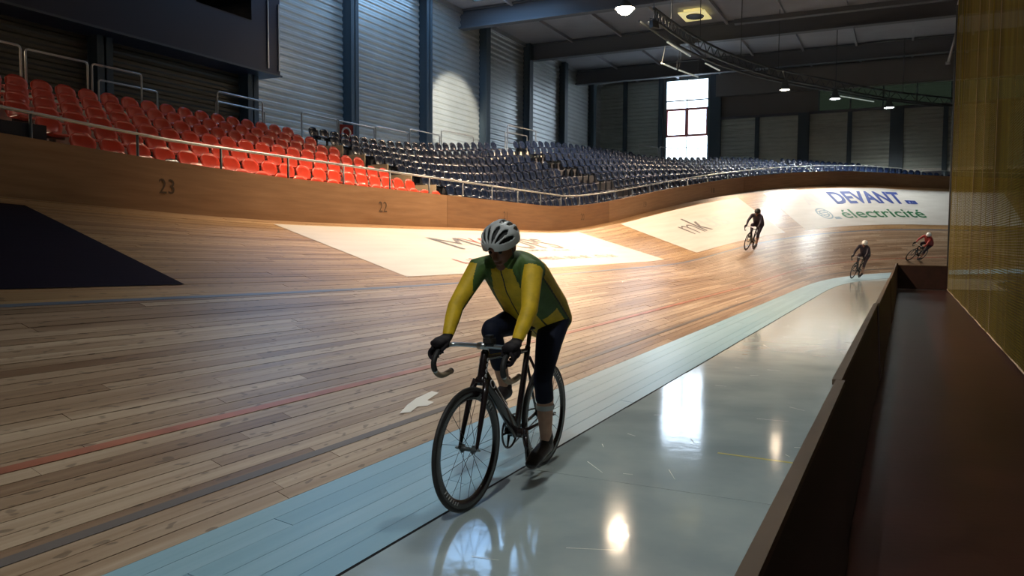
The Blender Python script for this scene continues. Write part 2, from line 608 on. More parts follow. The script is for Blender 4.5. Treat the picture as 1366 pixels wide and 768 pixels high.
# advertising panels on the banking
def banner(label, s0, s1, t0, t1, m, skew=0):
    mb = MB()
    n = max(4, int((s1 - s0) / .6))
    vs, uv, fs = [], [], []
    k = 8
    for i in range(n + 1):
        for j in range(k + 1):
            t = t0 + (t1 - t0) * j / k
            s = s0 + (s1 - s0) * i / n + skew * j / k
            vs.append(TP(s, t, .006)); uv.append((s, t))
    for i in range(n):
        for j in range(k):
            fs.append((i * (k + 1) + j + 1, (i + 1) * (k + 1) + j + 1, (i + 1) * (k + 1) + j, i * (k + 1) + j))
    mb.add(vs, fs, 0, uv)
    o = mb.build('advertising_panel', m, attr=True)
    return tag(o, label, 'advertisement', 'advertising panels on the banking')


def letters(parent, body, s, t, height, width, m, shear=0, bold=0, name='lettering', h=.014):
    vs, fs = text2d(body, 1.0, shear, bold, .25)
    x0, x1 = min(v[0] for v in vs), max(v[0] for v in vs)
    cap = .70
    mb = MB()
    mb.add([TP(s + (v[0] - x0) / (x1 - x0) * width, t + v[1] / cap * height, h) for v in vs], fs)
    return mb.build(name, m, parent)


def strokes(parent, s0, s1, t, hgt, m, seed, name='fine_print'):
    rnd = random.Random(seed)
    mb = MB()
    s = s0
    while s < s1:
        wd = rnd.uniform(.10, .17)
        hh = hgt * rnd.choice((.7, .7, .75, 1.0))
        if rnd.random() < .86:
            for q in ([(0, 0, .035, hh)] + ([(0, 0, wd, .03)] if rnd.random() < .5 else []) + ([(0, hh - .035, wd, .035)] if rnd.random() < .6 else []) + ([(wd - .035, 0, .035, hh)] if rnd.random() < .5 else [])):
                mb.add([TP(s + q[0], t + q[1], .014), TP(s + q[0], t + q[1] + q[3], .014), TP(s + q[0] + q[2], t + q[1] + q[3], .014), TP(s + q[0] + q[2], t + q[1], .014)], [(0, 1, 2, 3)])
        s += wd + .06
    return tag(mb.build(name, m, parent), kind='stuff')


banner('solid black advertising panel on the banking below the red seats', -3.0, 5.35, 3.40, 6.35, M['dark_banner'], .25)
b2 = banner('cream advertising panel with large grey and red letters on the straight banking', 9.2, 22.4, 3.45, 6.45, M['banner'], .5)
letters(b2, 'M', 13.1, 4.85, .9, 1.15, M['ink_grey'], bold=-.008)
letters(b2, 'YC', 14.3, 4.95, .8, 1.2, M['ink_red'], bold=-.012)
letters(b2, 'OPS', 15.7, 4.85, .9, 2.6, M['ink_grey'], bold=.006)
strokes(b2, 15.6, 18.6, 4.62, .12, M['ink_grey'], 3)
letters(b2, 'L', 11.7, 3.95, .30, .25, M['ink_red'])
strokes(b2, 12.05, 19.9, 3.97, .26, M['ink_red'], 5)
b3 = banner('pale advertising panel with dark letter m where the banking steepens', 26.0, 35.5, 3.45, 6.45, M['banner'], .5)
letters(b3, 'm', 29.1, 4.55, 1.15, 1.1, M['ink_grey'], bold=-.01)
letters(b3, 'k', 30.3, 4.6, 1.15, .7, M['ink_grey'], bold=.01)
letters(b3, 'us', 31.1, 4.7, 1.1, 1.9, M['ink_glare'])
b4 = banner('white advertising panel reading DEVANT électricité high on the bend', 37.3, 53.5, 3.45, 6.5, M['banner'], .6)
letters(b4, 'AU', 39.8, 5.25, .95, 1.75, M['ink_glare'], .05, .02)
letters(b4, 'DEVANT', 41.85, 5.22, .95, 5.1, M['ink_blue'], .12, .035)
letters(b4, 'électricité', 41.3, 4.05, .68, 6.1, M['ink_green'], 0, .012)
mb = MB()
strip(mb, 46.95, 47.7, 5.2, 5.5, .014, 0, .25)
mb.build('dark_tab', M['ink_blue'], b4)
strokes(b4, 47.08, 47.5, 5.27, .16, M['white'], 2)
mb = MB()
for r0, r1 in ((.36, .44), (.20, .26)):
    k = 24
    vs = [TP(40.15 + r * math.cos(2 * math.pi * i / k) * 1.15, 4.5 + r * math.sin(2 * math.pi * i / k), .014) for r in (r0, r1) for i in range(k)]
    mb.add(vs, [(i, (i + 1) % k, k + (i + 1) % k, k + i) for i in range(k)])
for q in (-.15, .0, .15):
    mb.add([TP(40.15 - .38, 4.5 + q, .014), TP(40.15 - .38, 4.5 + q + .05, .014), TP(40.15 + .38, 4.5 + q + .12, .014), TP(40.15 + .38, 4.5 + q + .07, .014)], [(0, 1, 2, 3)])
mb.add([TP(40.5, 4.02, .014), TP(40.55, 4.2, .014), TP(40.95, 4.2, .014), TP(41.0, 4.0, .014)], [(0, 1, 2, 3)])
mb.build('globe_emblem', M['ink_pale'], b4)

# balustrade of plywood panels around the top edge
balu = empty('balustrade')
tag(balu, kind='structure')
js = [-14, -5.6, 5.0, 15.6, 26.2, 36.8, 47.4, 58, 64]
for a, b in zip(js[:-1], js[1:]):
    mb = MB()
    ss = srange(a + .006, b - .006, .6)
    vs, uv, fs = [], [], []
    for s in ss:
        zb = zout(s)
        for o, z, v in ((.01, zb - .12, 0), (.01, zb + HB, HB), (.05, zb + HB, HB + .04), (.05, zb - .12, 2)):
            vs.append(OUT(s, o, z)); uv.append((s, v))
    for i in range(len(ss) - 1):
        for j in range(3):
            fs.append((i * 4 + j, i * 4 + j + 1, (i + 1) * 4 + j + 1, (i + 1) * 4 + j))
    fs += [(3, 2, 1, 0), tuple((len(ss) - 1) * 4 + q for q in range(4))]
    mb.add(vs, fs, 0, uv, random.random())
    mb.build('balustrade_panel', M['balu'], balu, attr=True)
for num, s in (('23', 7.75), ('22', 12.95), ('21', 18.4), ('20', 23.8), ('19', 29.1), ('18', 34.4)):
    vs, fs = text2d(num, .30)
    mb = MB()
    mb.add([OUT(s + v[0], .004, zout(s) + .26 + v[1]) for v in vs], fs)
    mb.build('painted_number', M['ink_dark'], balu)

# metal handrail above it
hr = empty('handrail')
tag(hr, 'long tubular handrail on posts above the plywood balustrade', 'railing')
zr = lambda s: max(2.87, zout(s) + 1.04)
mb = MB()
mb.tube([OUT(s, .06, zr(s)) for s in srange(-8, 62, .5)], .022, 8)
mb.build('top_rail', M['steel'], hr, smooth=True)
for s in srange(-7.4, 61, 1.5):
    mb = MB()
    mb.tube([OUT(s, .06, zout(s) - .1), OUT(s, .06, zr(s))], .019, 6)
    mb.build('post', M['steel_dark'], hr, smooth=True)
# gate panel beside the seat block
mb = MB()
for o in (.0,):
    vs = [OUT(s, o_, z) for s in (4.0, 6.2) for o_ in (.09, .13) for z in (2.3, 2.84)]
    mb.add(vs, [(0, 1, 3, 2), (4, 6, 7, 5), (0, 4, 5, 1), (2, 3, 7, 6), (0, 2, 6, 4), (1, 5, 7, 3)])
tag(mb.build('stand_gate', M['cabin']), 'dark solid gate panel closing the aisle beside the red seats', 'gate')

# ------------------------------------------------------------------ setting: floors
XL = lambda y: float(np.interp(y, YA, XA))
fl = MB()
fl.add([(-22, -42, -.03), (46, -42, -.03), (46, 58, -.03), (-22, 58, -.03)], [(0, 1, 2, 3)])
tag(fl.build('floor', M['floor']), kind='structure')
FX0, FX1 = -0.215, -0.175      # fence base
apron = empty('safety_apron')
tag(apron, kind='structure')
y = -14.4
k = 0
while y < 38:
    y2 = y + 2.1
    mb = MB()
    ys = srange(y + .006, y2 - .006, .35)
    dz = random.uniform(-.002, .002)
    tilt = random.uniform(-.0022, .0022)
    vs, fs = [], []
    for q, yy in enumerate(ys):
        xr = FX0 if yy < 29.0 else max(XL(yy) + 4.5, 3)
        z = dz + tilt * (yy - y - 1.05)
        for x in (XL(yy) + .008, xr):
            vs.append((x, yy, z))
        for x in (XL(yy) + .008, xr):
            vs.append((x, yy, z - .02))
    n = len(ys)
    for q in range(n - 1):
        a, b = q * 4, q * 4 + 4
        fs += [(a, a + 1, b + 1, b), (a + 2, a, b, b + 2), (a + 1, a + 3, b + 3, b + 1)]
    fs += [(0, 2, 3, 1), ((n - 1) * 4 + 1, (n - 1) * 4 + 3, (n - 1) * 4 + 2, (n - 1) * 4)]
    mb.add(vs, fs)
    mb.build('floor_panel', M['apron'], apron)
    y = y2
mb = MB()
mb.add([(-1.12, 5.47, .003), (FX0 - .01, 5.43, .003), (FX0 - .01, 5.40, .003), (-1.12, 5.44, .003)], [(3, 2, 1, 0)])
mb.build('yellow_line', M['line_yellow'], apron)
rnd = random.Random(4)
for q in range(34):
    yy = rnd.uniform(2.5, 16); xx = rnd.uniform(-2.0, -.5); a = rnd.uniform(-1.2, .5); l = rnd.uniform(.05, .28)
    d = Vector((math.cos(a), math.sin(a), 0)) * l; nn = Vector((-math.sin(a), math.cos(a), 0)) * .003
    p = Vector((xx, yy, .0035))
    mb = MB(); mb.add([p - nn, p + d - nn * .4, p + d + nn * .4, p + nn], [(0, 1, 2, 3)])
    mb.build('floor_scratch', M['line_white'], apron)

# low board fence of the gangway: panels with a wooden cap
FZ = .80
fence = empty('gangway_fence')
tag(fence, kind='structure')
def fence_panel(y0, y1, dx=0.0, cap=True):
    mb = MB()
    xb0, xt0 = FX0 + dx, FX0 - .045 + dx
    w_ = .022
    vs = [(xb0, y0, 0), (xb0 + w_, y0, 0), (xt0 + w_, y0, FZ), (xt0, y0, FZ), (xb0, y1, 0), (xb0 + w_, y1, 0), (xt0 + w_, y1, FZ), (xt0, y1, FZ)]
    mb.add(vs, [(0, 1, 2, 3), (7, 6, 5, 4), (0, 4, 5, 1), (1, 5, 6, 2), (2, 6, 7, 3), (3, 7, 4, 0)])
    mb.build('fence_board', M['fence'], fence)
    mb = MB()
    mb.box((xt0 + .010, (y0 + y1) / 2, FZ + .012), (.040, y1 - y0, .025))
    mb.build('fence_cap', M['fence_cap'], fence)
for a, b, dx in ((-14, -6, 0), (-6, 0.6, .004), (0.6, 3.9, 0), (3.905, 9.2, -.016), (9.205, 16, .0), (16.005, 22.5, .008), (22.505, 28.9, -.004)):
    fence_panel(a, b, dx)
mb = MB(); mb.box((.5, 28.92, .37), (1.46, .03, .74)); mb.build('fence_end_board', M['fence'], fence)
mb = MB(); mb.box((.5, 28.92, .755), (1.48, .05, .03)); mb.build('fence_end_cap', M['fence_cap'], fence)
mb = MB(); mb.box((-.23, 28.92, .41), (.05, .06, .84)); mb.build('fence_post', M['fence_cap'], fence)

# ------------------------------------------------------------------ setting: hall
WXL, WYE, WXR, WYB, CZ = -21.0, 57.0, 45.0, -41.0, 13.4
def ribbed(mb, p0, p1, z0, z1, inward, pitch=.28, depth=.05):
    """horizontal ribs between plan points p0 and p1"""
    p0, p1, inn = Vector((*p0, 0)), Vector((*p1, 0)), Vector((*inward, 0))
    z = z0
    vs, fs = [], []
    prof = []
    while z < z1 - 1e-6:
        for dz, d in ((0, 0), (.09, 0), (.14, depth), (.23, depth)):
            if z + dz < z1: prof.append((z + dz, d))
        z += pitch
    prof.append((z1, 0))
    for zz, d in prof:
        vs += [p0 + inn * d + Vector((0, 0, zz)), p1 + inn * d + Vector((0, 0, zz))]
    fs = [(2 * i, 2 * i + 1, 2 * i + 3, 2 * i + 2) for i in range(len(prof) - 1)]
    mb.add(vs, fs)

def column(mb, x, y, z0, z1, along_y=True, w_=.5, d=.45):
    """H-section: two flanges and a web"""
    if along_y:
        mb.box((x + .02, y, (z0 + z1) / 2), (.04, w_, z1 - z0)); mb.box((x + d - .02, y, (z0 + z1) / 2), (.04, w_, z1 - z0)); mb.box((x + d / 2, y, (z0 + z1) / 2), (d, .06, z1 - z0))
        mb.box((x + d * .45, y, (z0 + z1) / 2), (d * .8, w_ * .86, z1 - z0))
    else:
        mb.box((x, y - .02, (z0 + z1) / 2), (w_, .04, z1 - z0)); mb.box((x, y - d + .02, (z0 + z1) / 2), (w_, .04, z1 - z0)); mb.box((x, y - d * .5, (z0 + z1) / 2), (w_ * .8, d * .9, z1 - z0))

wl = MB()
wl.add([(WXL - .06, WYB, -.03), (WXL - .06, WYE, -.03), (WXL - .06, WYE, CZ), (WXL - .06, WYB, CZ)], [(0, 1, 2, 3)])
wl = wl.build('wall_left', M['wall_plain'])
tag(wl, kind='structure')
cols = [-30, -20, -11, -4.5, 3.6, 9.4, 15.2, 20.9, 26.6, 32.3, 38.2, 43.7, 49.2, 54.6]
for a, b in zip([WYB] + cols, cols + [WYE]):
    mb = MB(); ribbed(mb, (WXL, a), (WXL, b), 3.2, CZ - .1, (1, 0)); mb.build('cladding_sheet', M['clad' if a > 20 else 'clad_shaded'], wl)
for y in cols:
    mb = MB(); column(mb, WXL + .02, y, 3.0, CZ - .05); mb.build('column', M['column'], wl)
mb = MB(); mb.box((WXL + .12, 8, CZ - .12), (.12, 98, .24)); mb.build('eaves_rail', M['steel'], wl)

# end wall with the tall window and the glazed strip
WX0, WX1, WZ0, WZ1 = -15.95, -12.85, 7.0, 13.2
we = MB()
yb = WYE + .07
for x0, x1, z0, z1 in ((WXL, WX0, -.03, CZ), (WX1, WXR, -.03, 10.25), (WX0, WX1, -.03, WZ0), (WX0, WX1, WZ1, CZ), (WX1, -5.5, 10.25, CZ), (-5.5, 14, 11.75, CZ), (14, WXR, 10.25, CZ)):
    we.add([(x0, yb, z0), (x0, yb, z1), (x1, yb, z1), (x1, yb, z0)], [(0, 1, 2, 3)])
we = we.build('wall_end', M['wall_plain'])
tag(we, kind='structure')
ecols = [(-19.0, .3), (WX0 - .35, .3), (-12.3, .75), (-9.45, .28), (-6.4, .7), (-3.55, .28), (-.75, .8), (2.0, .28), (5, .7), (8, .28), (11, .7)]
xs = [WXL] + [c[0] for c in ecols] + [14]
for a, b in zip(xs[:-1], xs[1:]):
    if a < WX0 - .3 + .2 and b > WX0 - .3: pass
    a2, b2_ = a, b
    if a >= WX0 - .4 and b <= WX1 + .7:
        continue
    mb = MB(); ribbed(mb, (b2_, WYE), (a2, WYE), 4.4, 10.2 if a > -12.5 else CZ - .1, (0, -1)); mb.build('cladding_sheet', M['clad_end'], we)
for x, w_ in ecols:
    mb = MB(); column(mb, x, WYE - .02, 4.2, CZ - .05 if x < -12 else 10.2, False, w_, .4 if w_ > .5 else .2); mb.build('column', M['column'], we)
mb = MB(); mb.box((1, WYE - .12, 10.22), (26.5, .22, .16)); mb.build('sill_rail', M['beam'], we)
mb = MB(); mb.box((1, WYE - .3, 12.45), (26.5, .5, 1.5)); mb.build('upper_fascia', M['wall_plain'], we)

win = empty('window_1', (0, 0, 0))
tag(win, kind='structure')
def bar(parent, name, m, x0, x1, z0, z1, dep=.12, yy=WYE):
    mb = MB(); mb.box(((x0 + x1) / 2, yy, (z0 + z1) / 2), (x1 - x0, dep, z1 - z0)); return mb.build(name, m, parent)
bar(win, 'frame_jamb', M['frame_dark'], WX0 - .08, WX0 + .06, WZ0, WZ1)
bar(win, 'frame_jamb', M['frame_dark'], WX1 - .06, WX1 + .08, WZ0, WZ1)
bar(win, 'frame_head', M['frame_dark'], WX0, WX1, WZ1 - .08, WZ1 + .08)
bar(win, 'frame_sill', M['frame_dark'], WX0, WX1, WZ0 - .06, WZ0 + .06)
xm = (WX0 + WX1) / 2
bar(win, 'transom', M['frame_red'], WX0 + .06, WX1 - .06, 10.98, 11.14)
bar(win, 'transom', M['frame_red'], WX0 + .06, WX1 - .06, 9.10, 9.26)
bar(win, 'transom', M['frame_dark'], WX0 + .06, WX1 - .06, 11.65, 11.73)
bar(win, 'mullion', M['frame_red'], xm - .12, xm + .12, 9.26, 10.98)
bar(win, 'frame_stile', M['frame_red'], WX0 + .06, WX0 + .16, 9.26, 10.98)
bar(win, 'frame_stile', M['frame_red'], WX1 - .16, WX1 - .06, 9.26, 10.98)
bar(win, 'mullion', M['frame_dark'], xm - .02, xm + .02, WZ0, 9.1)
bar(win, 'mullion', M['frame_dark'], xm - .02, xm + .02, 11.14, WZ1)
for z0, z1 in ((WZ0 + .06, 9.1), (9.26, 10.98), (11.14, 11.65), (11.73, WZ1 - .08)):
    for x0, x1 in ((WX0 + .06, xm - .02), (xm + .02, WX1 - .06)):
        bar(win, 'pane', M['glass'], x0, x1, z0, z1, .01, WYE + .01)
win2 = empty('window_2')
tag(win2, kind='structure')
x = -5.5
while x < 14:
    bar(win2, 'pane', M['glass_dull'], x + .05, x + 1.9, 10.3, 11.7, .01, WYE + .02)
    bar(win2, 'mullion', M['frame_dark'], x - .05, x + .05, 10.3, 11.7, .1)
    x += 1.95
bar(win2, 'frame_head', M['steel'], -5.5, 14, 11.66, 11.74, .2, WYE - .1)

wr = MB(); wr.add([(WXR, WYB, -.03), (WXR, WYB, CZ), (WXR, WYE, CZ), (WXR, WYE, -.03)], [(0, 1, 2, 3)])
tag(wr.build('wall_right', M['wall_plain']), kind='structure')
wb = MB(); wb.add([(WXL, WYB, -.03), (WXR, WYB, -.03), (WXR, WYB, CZ), (WXL, WYB, CZ)], [(0, 3, 2, 1)])
tag(wb.build('wall_back', M['wall_plain']), kind='structure')
ce = MB()
def roof(x0, x1, y0, y1):
    ce.add([(x0, y0, CZ), (x0, y1, CZ), (x1, y1, CZ), (x1, y0, CZ)], [(0, 1, 2, 3)])
RX0, RX1 = -19.6, -15.6
RB = [(21, 27), (29, 35)]
roof(WXL - .1, RX0, WYB, WYE + .1); roof(RX1, WXR, WYB, WYE + .1)
ye = WYB
for a, b in RB:
    roof(RX0, RX1, ye, a); ye = b
roof(RX0, RX1, ye, WYE + .1)
for q, (a, b) in enumerate(RB):
    wq = empty(f'window_{q + 3}')
    tag(wq, kind='structure')
    for k_ in range(3):
        y0_, y1_ = a + (b - a) * k_ / 3, a + (b - a) * (k_ + 1) / 3
        mb = MB(); mb.box(((RX0 + RX1) / 2, (y0_ + y1_) / 2, CZ + .06), (RX1 - RX0 - .1, y1_ - y0_ - .1, .01)); mb.build('pane', M['rooflight'], wq)
        mb = MB(); mb.box(((RX0 + RX1) / 2, y0_, CZ + .06), (RX1 - RX0, .1, .12)); mb.build('glazing_bar', M['frame_dark'], wq)
    mb = MB()
    for x_ in (RX0, RX1): mb.box((x_, (a + b) / 2, CZ + .06), (.1, b - a + .1, .14))
    mb.box(((RX0 + RX1) / 2, b, CZ + .06), (RX1 - RX0, .1, .14))
    mb.build('kerb_frame', M['frame_dark'], wq)
    pl = bpy.data.lights.new('portal', 'AREA'); pl.shape = 'RECTANGLE'; pl.size, pl.size_y = RX1 - RX0, b - a
    pl.cycles.is_portal = True
    po = bpy.data.objects.new('portal', pl); COL.objects.link(po); po.parent = wq; po.location = ((RX0 + RX1) / 2, (a + b) / 2, CZ + .03)
ce = ce.build('ceiling', M['ceiling'])
tag(ce, kind='structure')
for y in (-36, -28, -20, -12, -4, 4, 12, 20, 28, 36, 44, 52):
    mb = MB(); mb.box(((WXL + WXR) / 2, y, CZ - .55), (WXR - WXL, .08, .9)); mb.box(((WXL + WXR) / 2, y, CZ - .97), (WXR - WXL, .45, .07)); mb.box(((WXL + WXR) / 2, y, CZ - .06), (WXR - WXL, .4, .06))
    mb.build('roof_beam', M['beam'], ce)
for x in range(-18, 14, 3):
    mb = MB(); mb.box((x, 8, CZ - .09), (.12, 97.5, .16)); mb.build('purlin', M['ceiling'], ce)
# service duct hung beside the beam, slanted brace by the net
mb = MB(); mb.box((-3.2, 40.6, CZ - 1.0), (9.5, .35, .22)); tag(mb.build('ceiling_duct', M['beam']), 'long dark duct hung under the ceiling beam', 'duct')
mb = MB(); mb.tube([(1.55, 44, 10.2), (2.05, 44.0, 12.45)], .06, 8); mb.tube([(1.45, 44, 10.2), (1.65, 44, 10.2)], .07, 8); tag(mb.build('brace_bar', M['steel'], smooth=True), 'pale slanting steel bar under the ceiling near the net', 'bar')
# square ceiling plate with a round grille
vt = empty('ceiling_vent', (-10.15, 41.45, CZ - .2))
tag(vt, 'square yellow lit ceiling plate with a round dark grille', 'vent')
mb = MB(); mb.box((0, 0, 0), (1.35, 1.7, .06)); mb.box((0, 0, .1), (.9, 1.2, .2)); mb.build('plate', M['vent'], vt)
mb = MB(); mb.lathe([(.0, -.07), (.44, -.07), (.46, -.03), (.46, 0)], 28, Matrix.Diagonal((1, 1.15, 1, 1))); g = mb.build('grille', M['vent_dark'], vt)

# dark commentary cabin hung on the left wall
cb = empty('commentary_cabin', (WXL + .5, 13.5, 7.2))
tag(cb, 'dark boxed cabin hung high on the wall above the red seats', 'cabin')
mb = MB(); mb.box((.05, 0, 3.0), (1.0, 16.2, 6.0)); mb.build('body', M['cabin'], cb)
mb = MB(); mb.box((.58, 0, .03), (.06, 16.3, .06)); mb.build('bottom_edge', M['steel_dark'], cb)
for yy in (7.5, 8.02):
    mb = MB(); mb.box((.57, yy, 1.35), (.05, .05, 2.3)); mb.build('vertical_profile', M['steel'], cb)
for yy in (-6, -3, 0, 3, 5.6):
    mb = MB(); mb.box((.555, yy, 2.4), (.02, 2.3, 1.5)); mb.build('dark_pane', M['glass_dull'], cb)
    mb = MB(); mb.box((.565, yy, 3.2), (.03, 2.4, .06)); mb.build('pane_rail', M['steel_dark'], cb)

# ------------------------------------------------------------------ grandstand
NR, PIT, RISE = 8, .80, .31
z0s = lambda s: max(2.75, zout(s) + .97)
row_o = lambda i: .93 + PIT * i
def sm(s, a, b):
    return float(_ss(np.array((s - a) / (b - a))))
rise = lambda s: RISE - .12 * sm(s, 31, 40)
z0s = lambda s: max(2.75, zout(s) + .97 - .1 * sm(s, 31, 40))
tread = lambda s, i: z0s(s) - .80 + rise(s) * i
stand = empty('grandstand')
tag(stand, kind='structure')
def clampw(p):
    return Vector((max(p.x, WXL + .08), min(p.y, WYE - .08), p.z))
for i in range(NR):
    for s_a, s_b, mt in ((-14, 17.3, 'concrete'), (17.3, 18.75, 'concrete'), (18.75, 29.25, 'terrace_dark'), (29.25, 30.35, 'terrace_dark'), (30.35, 44.15, 'terrace_dark'), (44.15, 45.35, 'concrete'), (45.35, 62, 'terrace_dark')):
        mb = MB()
        ss = srange(s_a, s_b, 1.0)
        vs = []
        for s in ss:
            z = tread(s, i)
            zl = z - rise(s) - .02 if i else min(z - .4, zout(s))
            of = row_o(i) - .40
            vs += [clampw(OUT(s, of, zl)), clampw(OUT(s, of, z)), clampw(OUT(s, of + PIT, z))]
        fs = []
        for q in range(len(ss) - 1):
            a, b = q * 3, q * 3 + 3
            fs += [(a, a + 1, b + 1, b), (a + 1, a + 2, b + 2, b + 1)]
        mb.add(vs, fs)
        mb.build('terrace_step', M[mt], stand)
mb = MB()
ss = srange(-14, 62, 1.0)
vs = []
for s in ss:
    of = row_o(NR) - .40
    for o, dz in ((of, 0), (of, rise(s)), (of + 2, rise(s)), (of + 6, rise(s)), (of + 12, rise(s))):
        vs.append(clampw(OUT(s, o, tread(s, NR - 1) + dz)))
fs = [(q * 5 + j, q * 5 + j + 1, q * 5 + 6 + j, q * 5 + 5 + j) for q in range(len(ss) - 1) for j in range(4)]
mb.add(vs, fs)
mb.build('concourse', M['concrete'], stand)
mb = MB()
vs = []
for s in ss:
    vs += [OUT(s, .05, zout(s) - .1), OUT(s, .55, min(tread(s, 0) - .4, zout(s)))]
mb.add(vs, [(q * 2, q * 2 + 1, q * 2 + 3, q * 2 + 2) for q in range(len(ss) - 1)])
mb.build('gutter', M['concrete'], stand)
AISLES = [(6.2, 7.35), (17.35, 18.7), (29.3, 30.3), (44.2, 45.3)]
for a, b in AISLES:
    for i in range(1, NR):
        m_ = (a + b) / 2
        P = [clampw(OUT(s, o, tread(m_, i) - dz)) for s in (a + .1, b - .1) for o in (row_o(i) - .72, row_o(i) - .40) for dz in (rise(m_), rise(m_) / 2)]
        mb = MB(); mb.add(P, [(0, 1, 3, 2), (4, 6, 7, 5), (0, 4, 5, 1), (2, 3, 7, 6), (0, 2, 6, 4), (1, 5, 7, 3)])
        mb.build('aisle_step', M['terrace_dark' if a == 29.3 else 'concrete'], stand)
# pale end boards of the navy rows facing the stair aisle
for i in range(1, 7):
    P = [OUT(s, row_o(i) + o, tread(18.6, i) + z) for s in (18.58, 18.62) for o in (-.34, .36) for z in (.02, .44)]
    mb = MB(); mb.add(P, [(0, 1, 3, 2), (4, 6, 7, 5), (0, 4, 5, 1), (2, 3, 7, 6), (0, 2, 6, 4), (1, 5, 7, 3)])
    mb.build('row_end_board', M['cream_board'], stand)

# seats: moulded shell + bracket
def seat_meshes(m):
    prof = [(.215, .435), (.205, .455), (.10, .44), (-.02, .43), (-.12, .445), (-.165, .50), (-.185, .60), (-.195, .70), (-.198, .77)]
    hw = [.175, .185, .19, .185, .175, .185, .222, .205, .11]
    dish = [.0, .012, .02, .022, .03, .045, .045, .035, .02]
    nx = 6
    vs, fs = [], []
    for (yy, zz), w_, d in zip(prof, hw, dish):
        for j in range(nx + 1):
            u = -1 + 2 * j / nx
            k = u * u
            back = zz > .48
            vs.append((u * w_, yy + (d * k if back else 0), zz + (d * k if not back else 0) - (0.02 * k if zz > .65 else 0)))
    n = len(prof)
    for i in range(n - 1):
        for j in range(nx):
            fs.append((i * (nx + 1) + j, i * (nx + 1) + j + 1, (i + 1) * (nx + 1) + j + 1, (i + 1) * (nx + 1) + j))
    b = len(vs)
    for i, (yy, zz) in enumerate(prof):       # back skin for thickness
        for j in range(nx + 1):
            v = vs[i * (nx + 1) + j]
            bk = zz > .48
            vs.append((v[0] * .98, v[1] - (.022 if bk else 0), v[2] - (.022 if not bk else 0)))
    for i in range(n - 1):
        for j in range(nx):
            fs.append((b + i * (nx + 1) + j, b + (i + 1) * (nx + 1) + j, b + (i + 1) * (nx + 1) + j + 1, b + i * (nx + 1) + j + 1))
    for i in range(n - 1):
        for j in (0, nx):
            a, c = i * (nx + 1) + j, (i + 1) * (nx + 1) + j
            fs.append((a, c, b + c, b + a) if j == 0 else (c, a, b + a, b + c))
    for j in range(nx):
        fs.append((j + 1, j, b + j, b + j + 1))
        q = (n - 1) * (nx + 1) + j
        fs.append((q, q + 1, b + q + 1, b + q))
    mb = MB(); mb.add(vs, fs)
    return mb.mesh('stadium_seat', m, smooth=True)

seat_me = {'red': seat_meshes(M['seat_red']), 'dark': seat_meshes(M['seat_dark'])}
mb = MB()
mb.box((0, -.02, .41), (.30, .06, .05)); mb.box((0, -.05, .2), (.05, .05, .40)); mb.box((0, -.02, .01), (.18, .16, .02))
bracket_me = mb.mesh('bracket', M['steel_dark'])
ORD = ['front', 'second', 'third', 'fourth', 'fifth', 'sixth', 'seventh', 'eighth']
NTH = ['first', 'second', 'third', 'fourth', 'fifth', 'sixth', 'seventh', 'eighth', 'ninth', 'tenth', 'eleventh', 'twelfth', 'thirteenth', 'fourteenth', 'fifteenth', 'sixteenth', 'seventeenth', 'eighteenth', 'nineteenth']
TENS = {2: 'twenty', 3: 'thirty', 4: 'forty', 5: 'fifty'}
def nth(n):
    if n < 20: return NTH[n - 1]
    return TENS[n // 10][:-1] + 'ieth' if n % 10 == 0 else TENS[n // 10] + '-' + NTH[n % 10 - 1]
def seat_at(s, i, col, label, group):
    p = OUT(s, row_o(i), tread(s, i))
    th = frame(s)[2]
    o = link('red_stadium_seat' if col == 'red' else 'navy_stadium_seat', seat_me[col])
    o.location = p
    o.rotation_euler = (0, 0, -th - math.pi / 2)
    tag(o, label, 'seat', group)
    b = link('bracket', bracket_me, o)
    return o

for i in range(7):
    for q in range(19):
        s = 7.95 + q * .495
        if i == 0 and q == 2:
            seat_at(s, 0, 'dark', 'single black plastic seat among the red ones in the front row', None)
            continue
        lab = f'{nth(19 - q)} red plastic seat from the stair aisle, {ORD[i]} row above the plywood balustrade'
        seat_at(s, i, 'red', lab, f'red seats of the {ORD[i]} row')
spots = []
for (a, b, nr, blk) in ((18.85, 29.2, 8, 0), (30.4, 44.1, 8, 1), (45.4, 61, 8, 2)):
    for i in range(nr):
        s = a
        num = 0
        while s < b:
            num += 1
            x_, y_, th, bk = frame(s)
            p = OUT(s, row_o(i), tread(s, i))
            if p.x > WXL + 1.2 and p.y < WYE - .9 and p.x < 4.5 and i < 8.1 - 2 * sm(s, 34, 40):
                spots.append(((p - cam.matrix_world.translation).length, s, i, blk, num))
            # keep half a metre between seats on the longer outer rows
            kap = np.interp(s, SA, _k)
            s += .495 / (1 + kap * (TW * math.cos(bk) + row_o(i) + .7))
spots.sort()
BL = ['stair aisle beside the red seats', 'second stair aisle, on the bend', 'third stair aisle, far round the bend']
for d, s, i, blk, num in spots[:299]:
    seat_at(s, i, 'dark', f'{nth(num)} navy seat in the {ORD[i]} row from the {BL[blk]}', f'navy seats of the {ORD[i]} row')
far = MB()
src = seat_me['dark']
sv = [v.co.copy() for v in src.vertices]
sf = [tuple(p.vertices) for p in src.polygons]
bv = [v.co.copy() for v in bracket_me.vertices]
bf = [tuple(p.vertices) for p in bracket_me.polygons]
for d, s, i, blk, num in spots[299:]:
    T = Matrix.Translation(OUT(s, row_o(i), tread(s, i))) @ Matrix.Rotation(-frame(s)[2] - math.pi / 2, 4, 'Z')
    far.add([T @ v for v in sv], sf)
    far.add([T @ v for v in bv], bf)
if far.v:
    tag(far.build('stadium_seats', M['seat_dark'], smooth=True), 'distant dark navy seats filling the far bend of the stand', 'seats', kind='stuff')

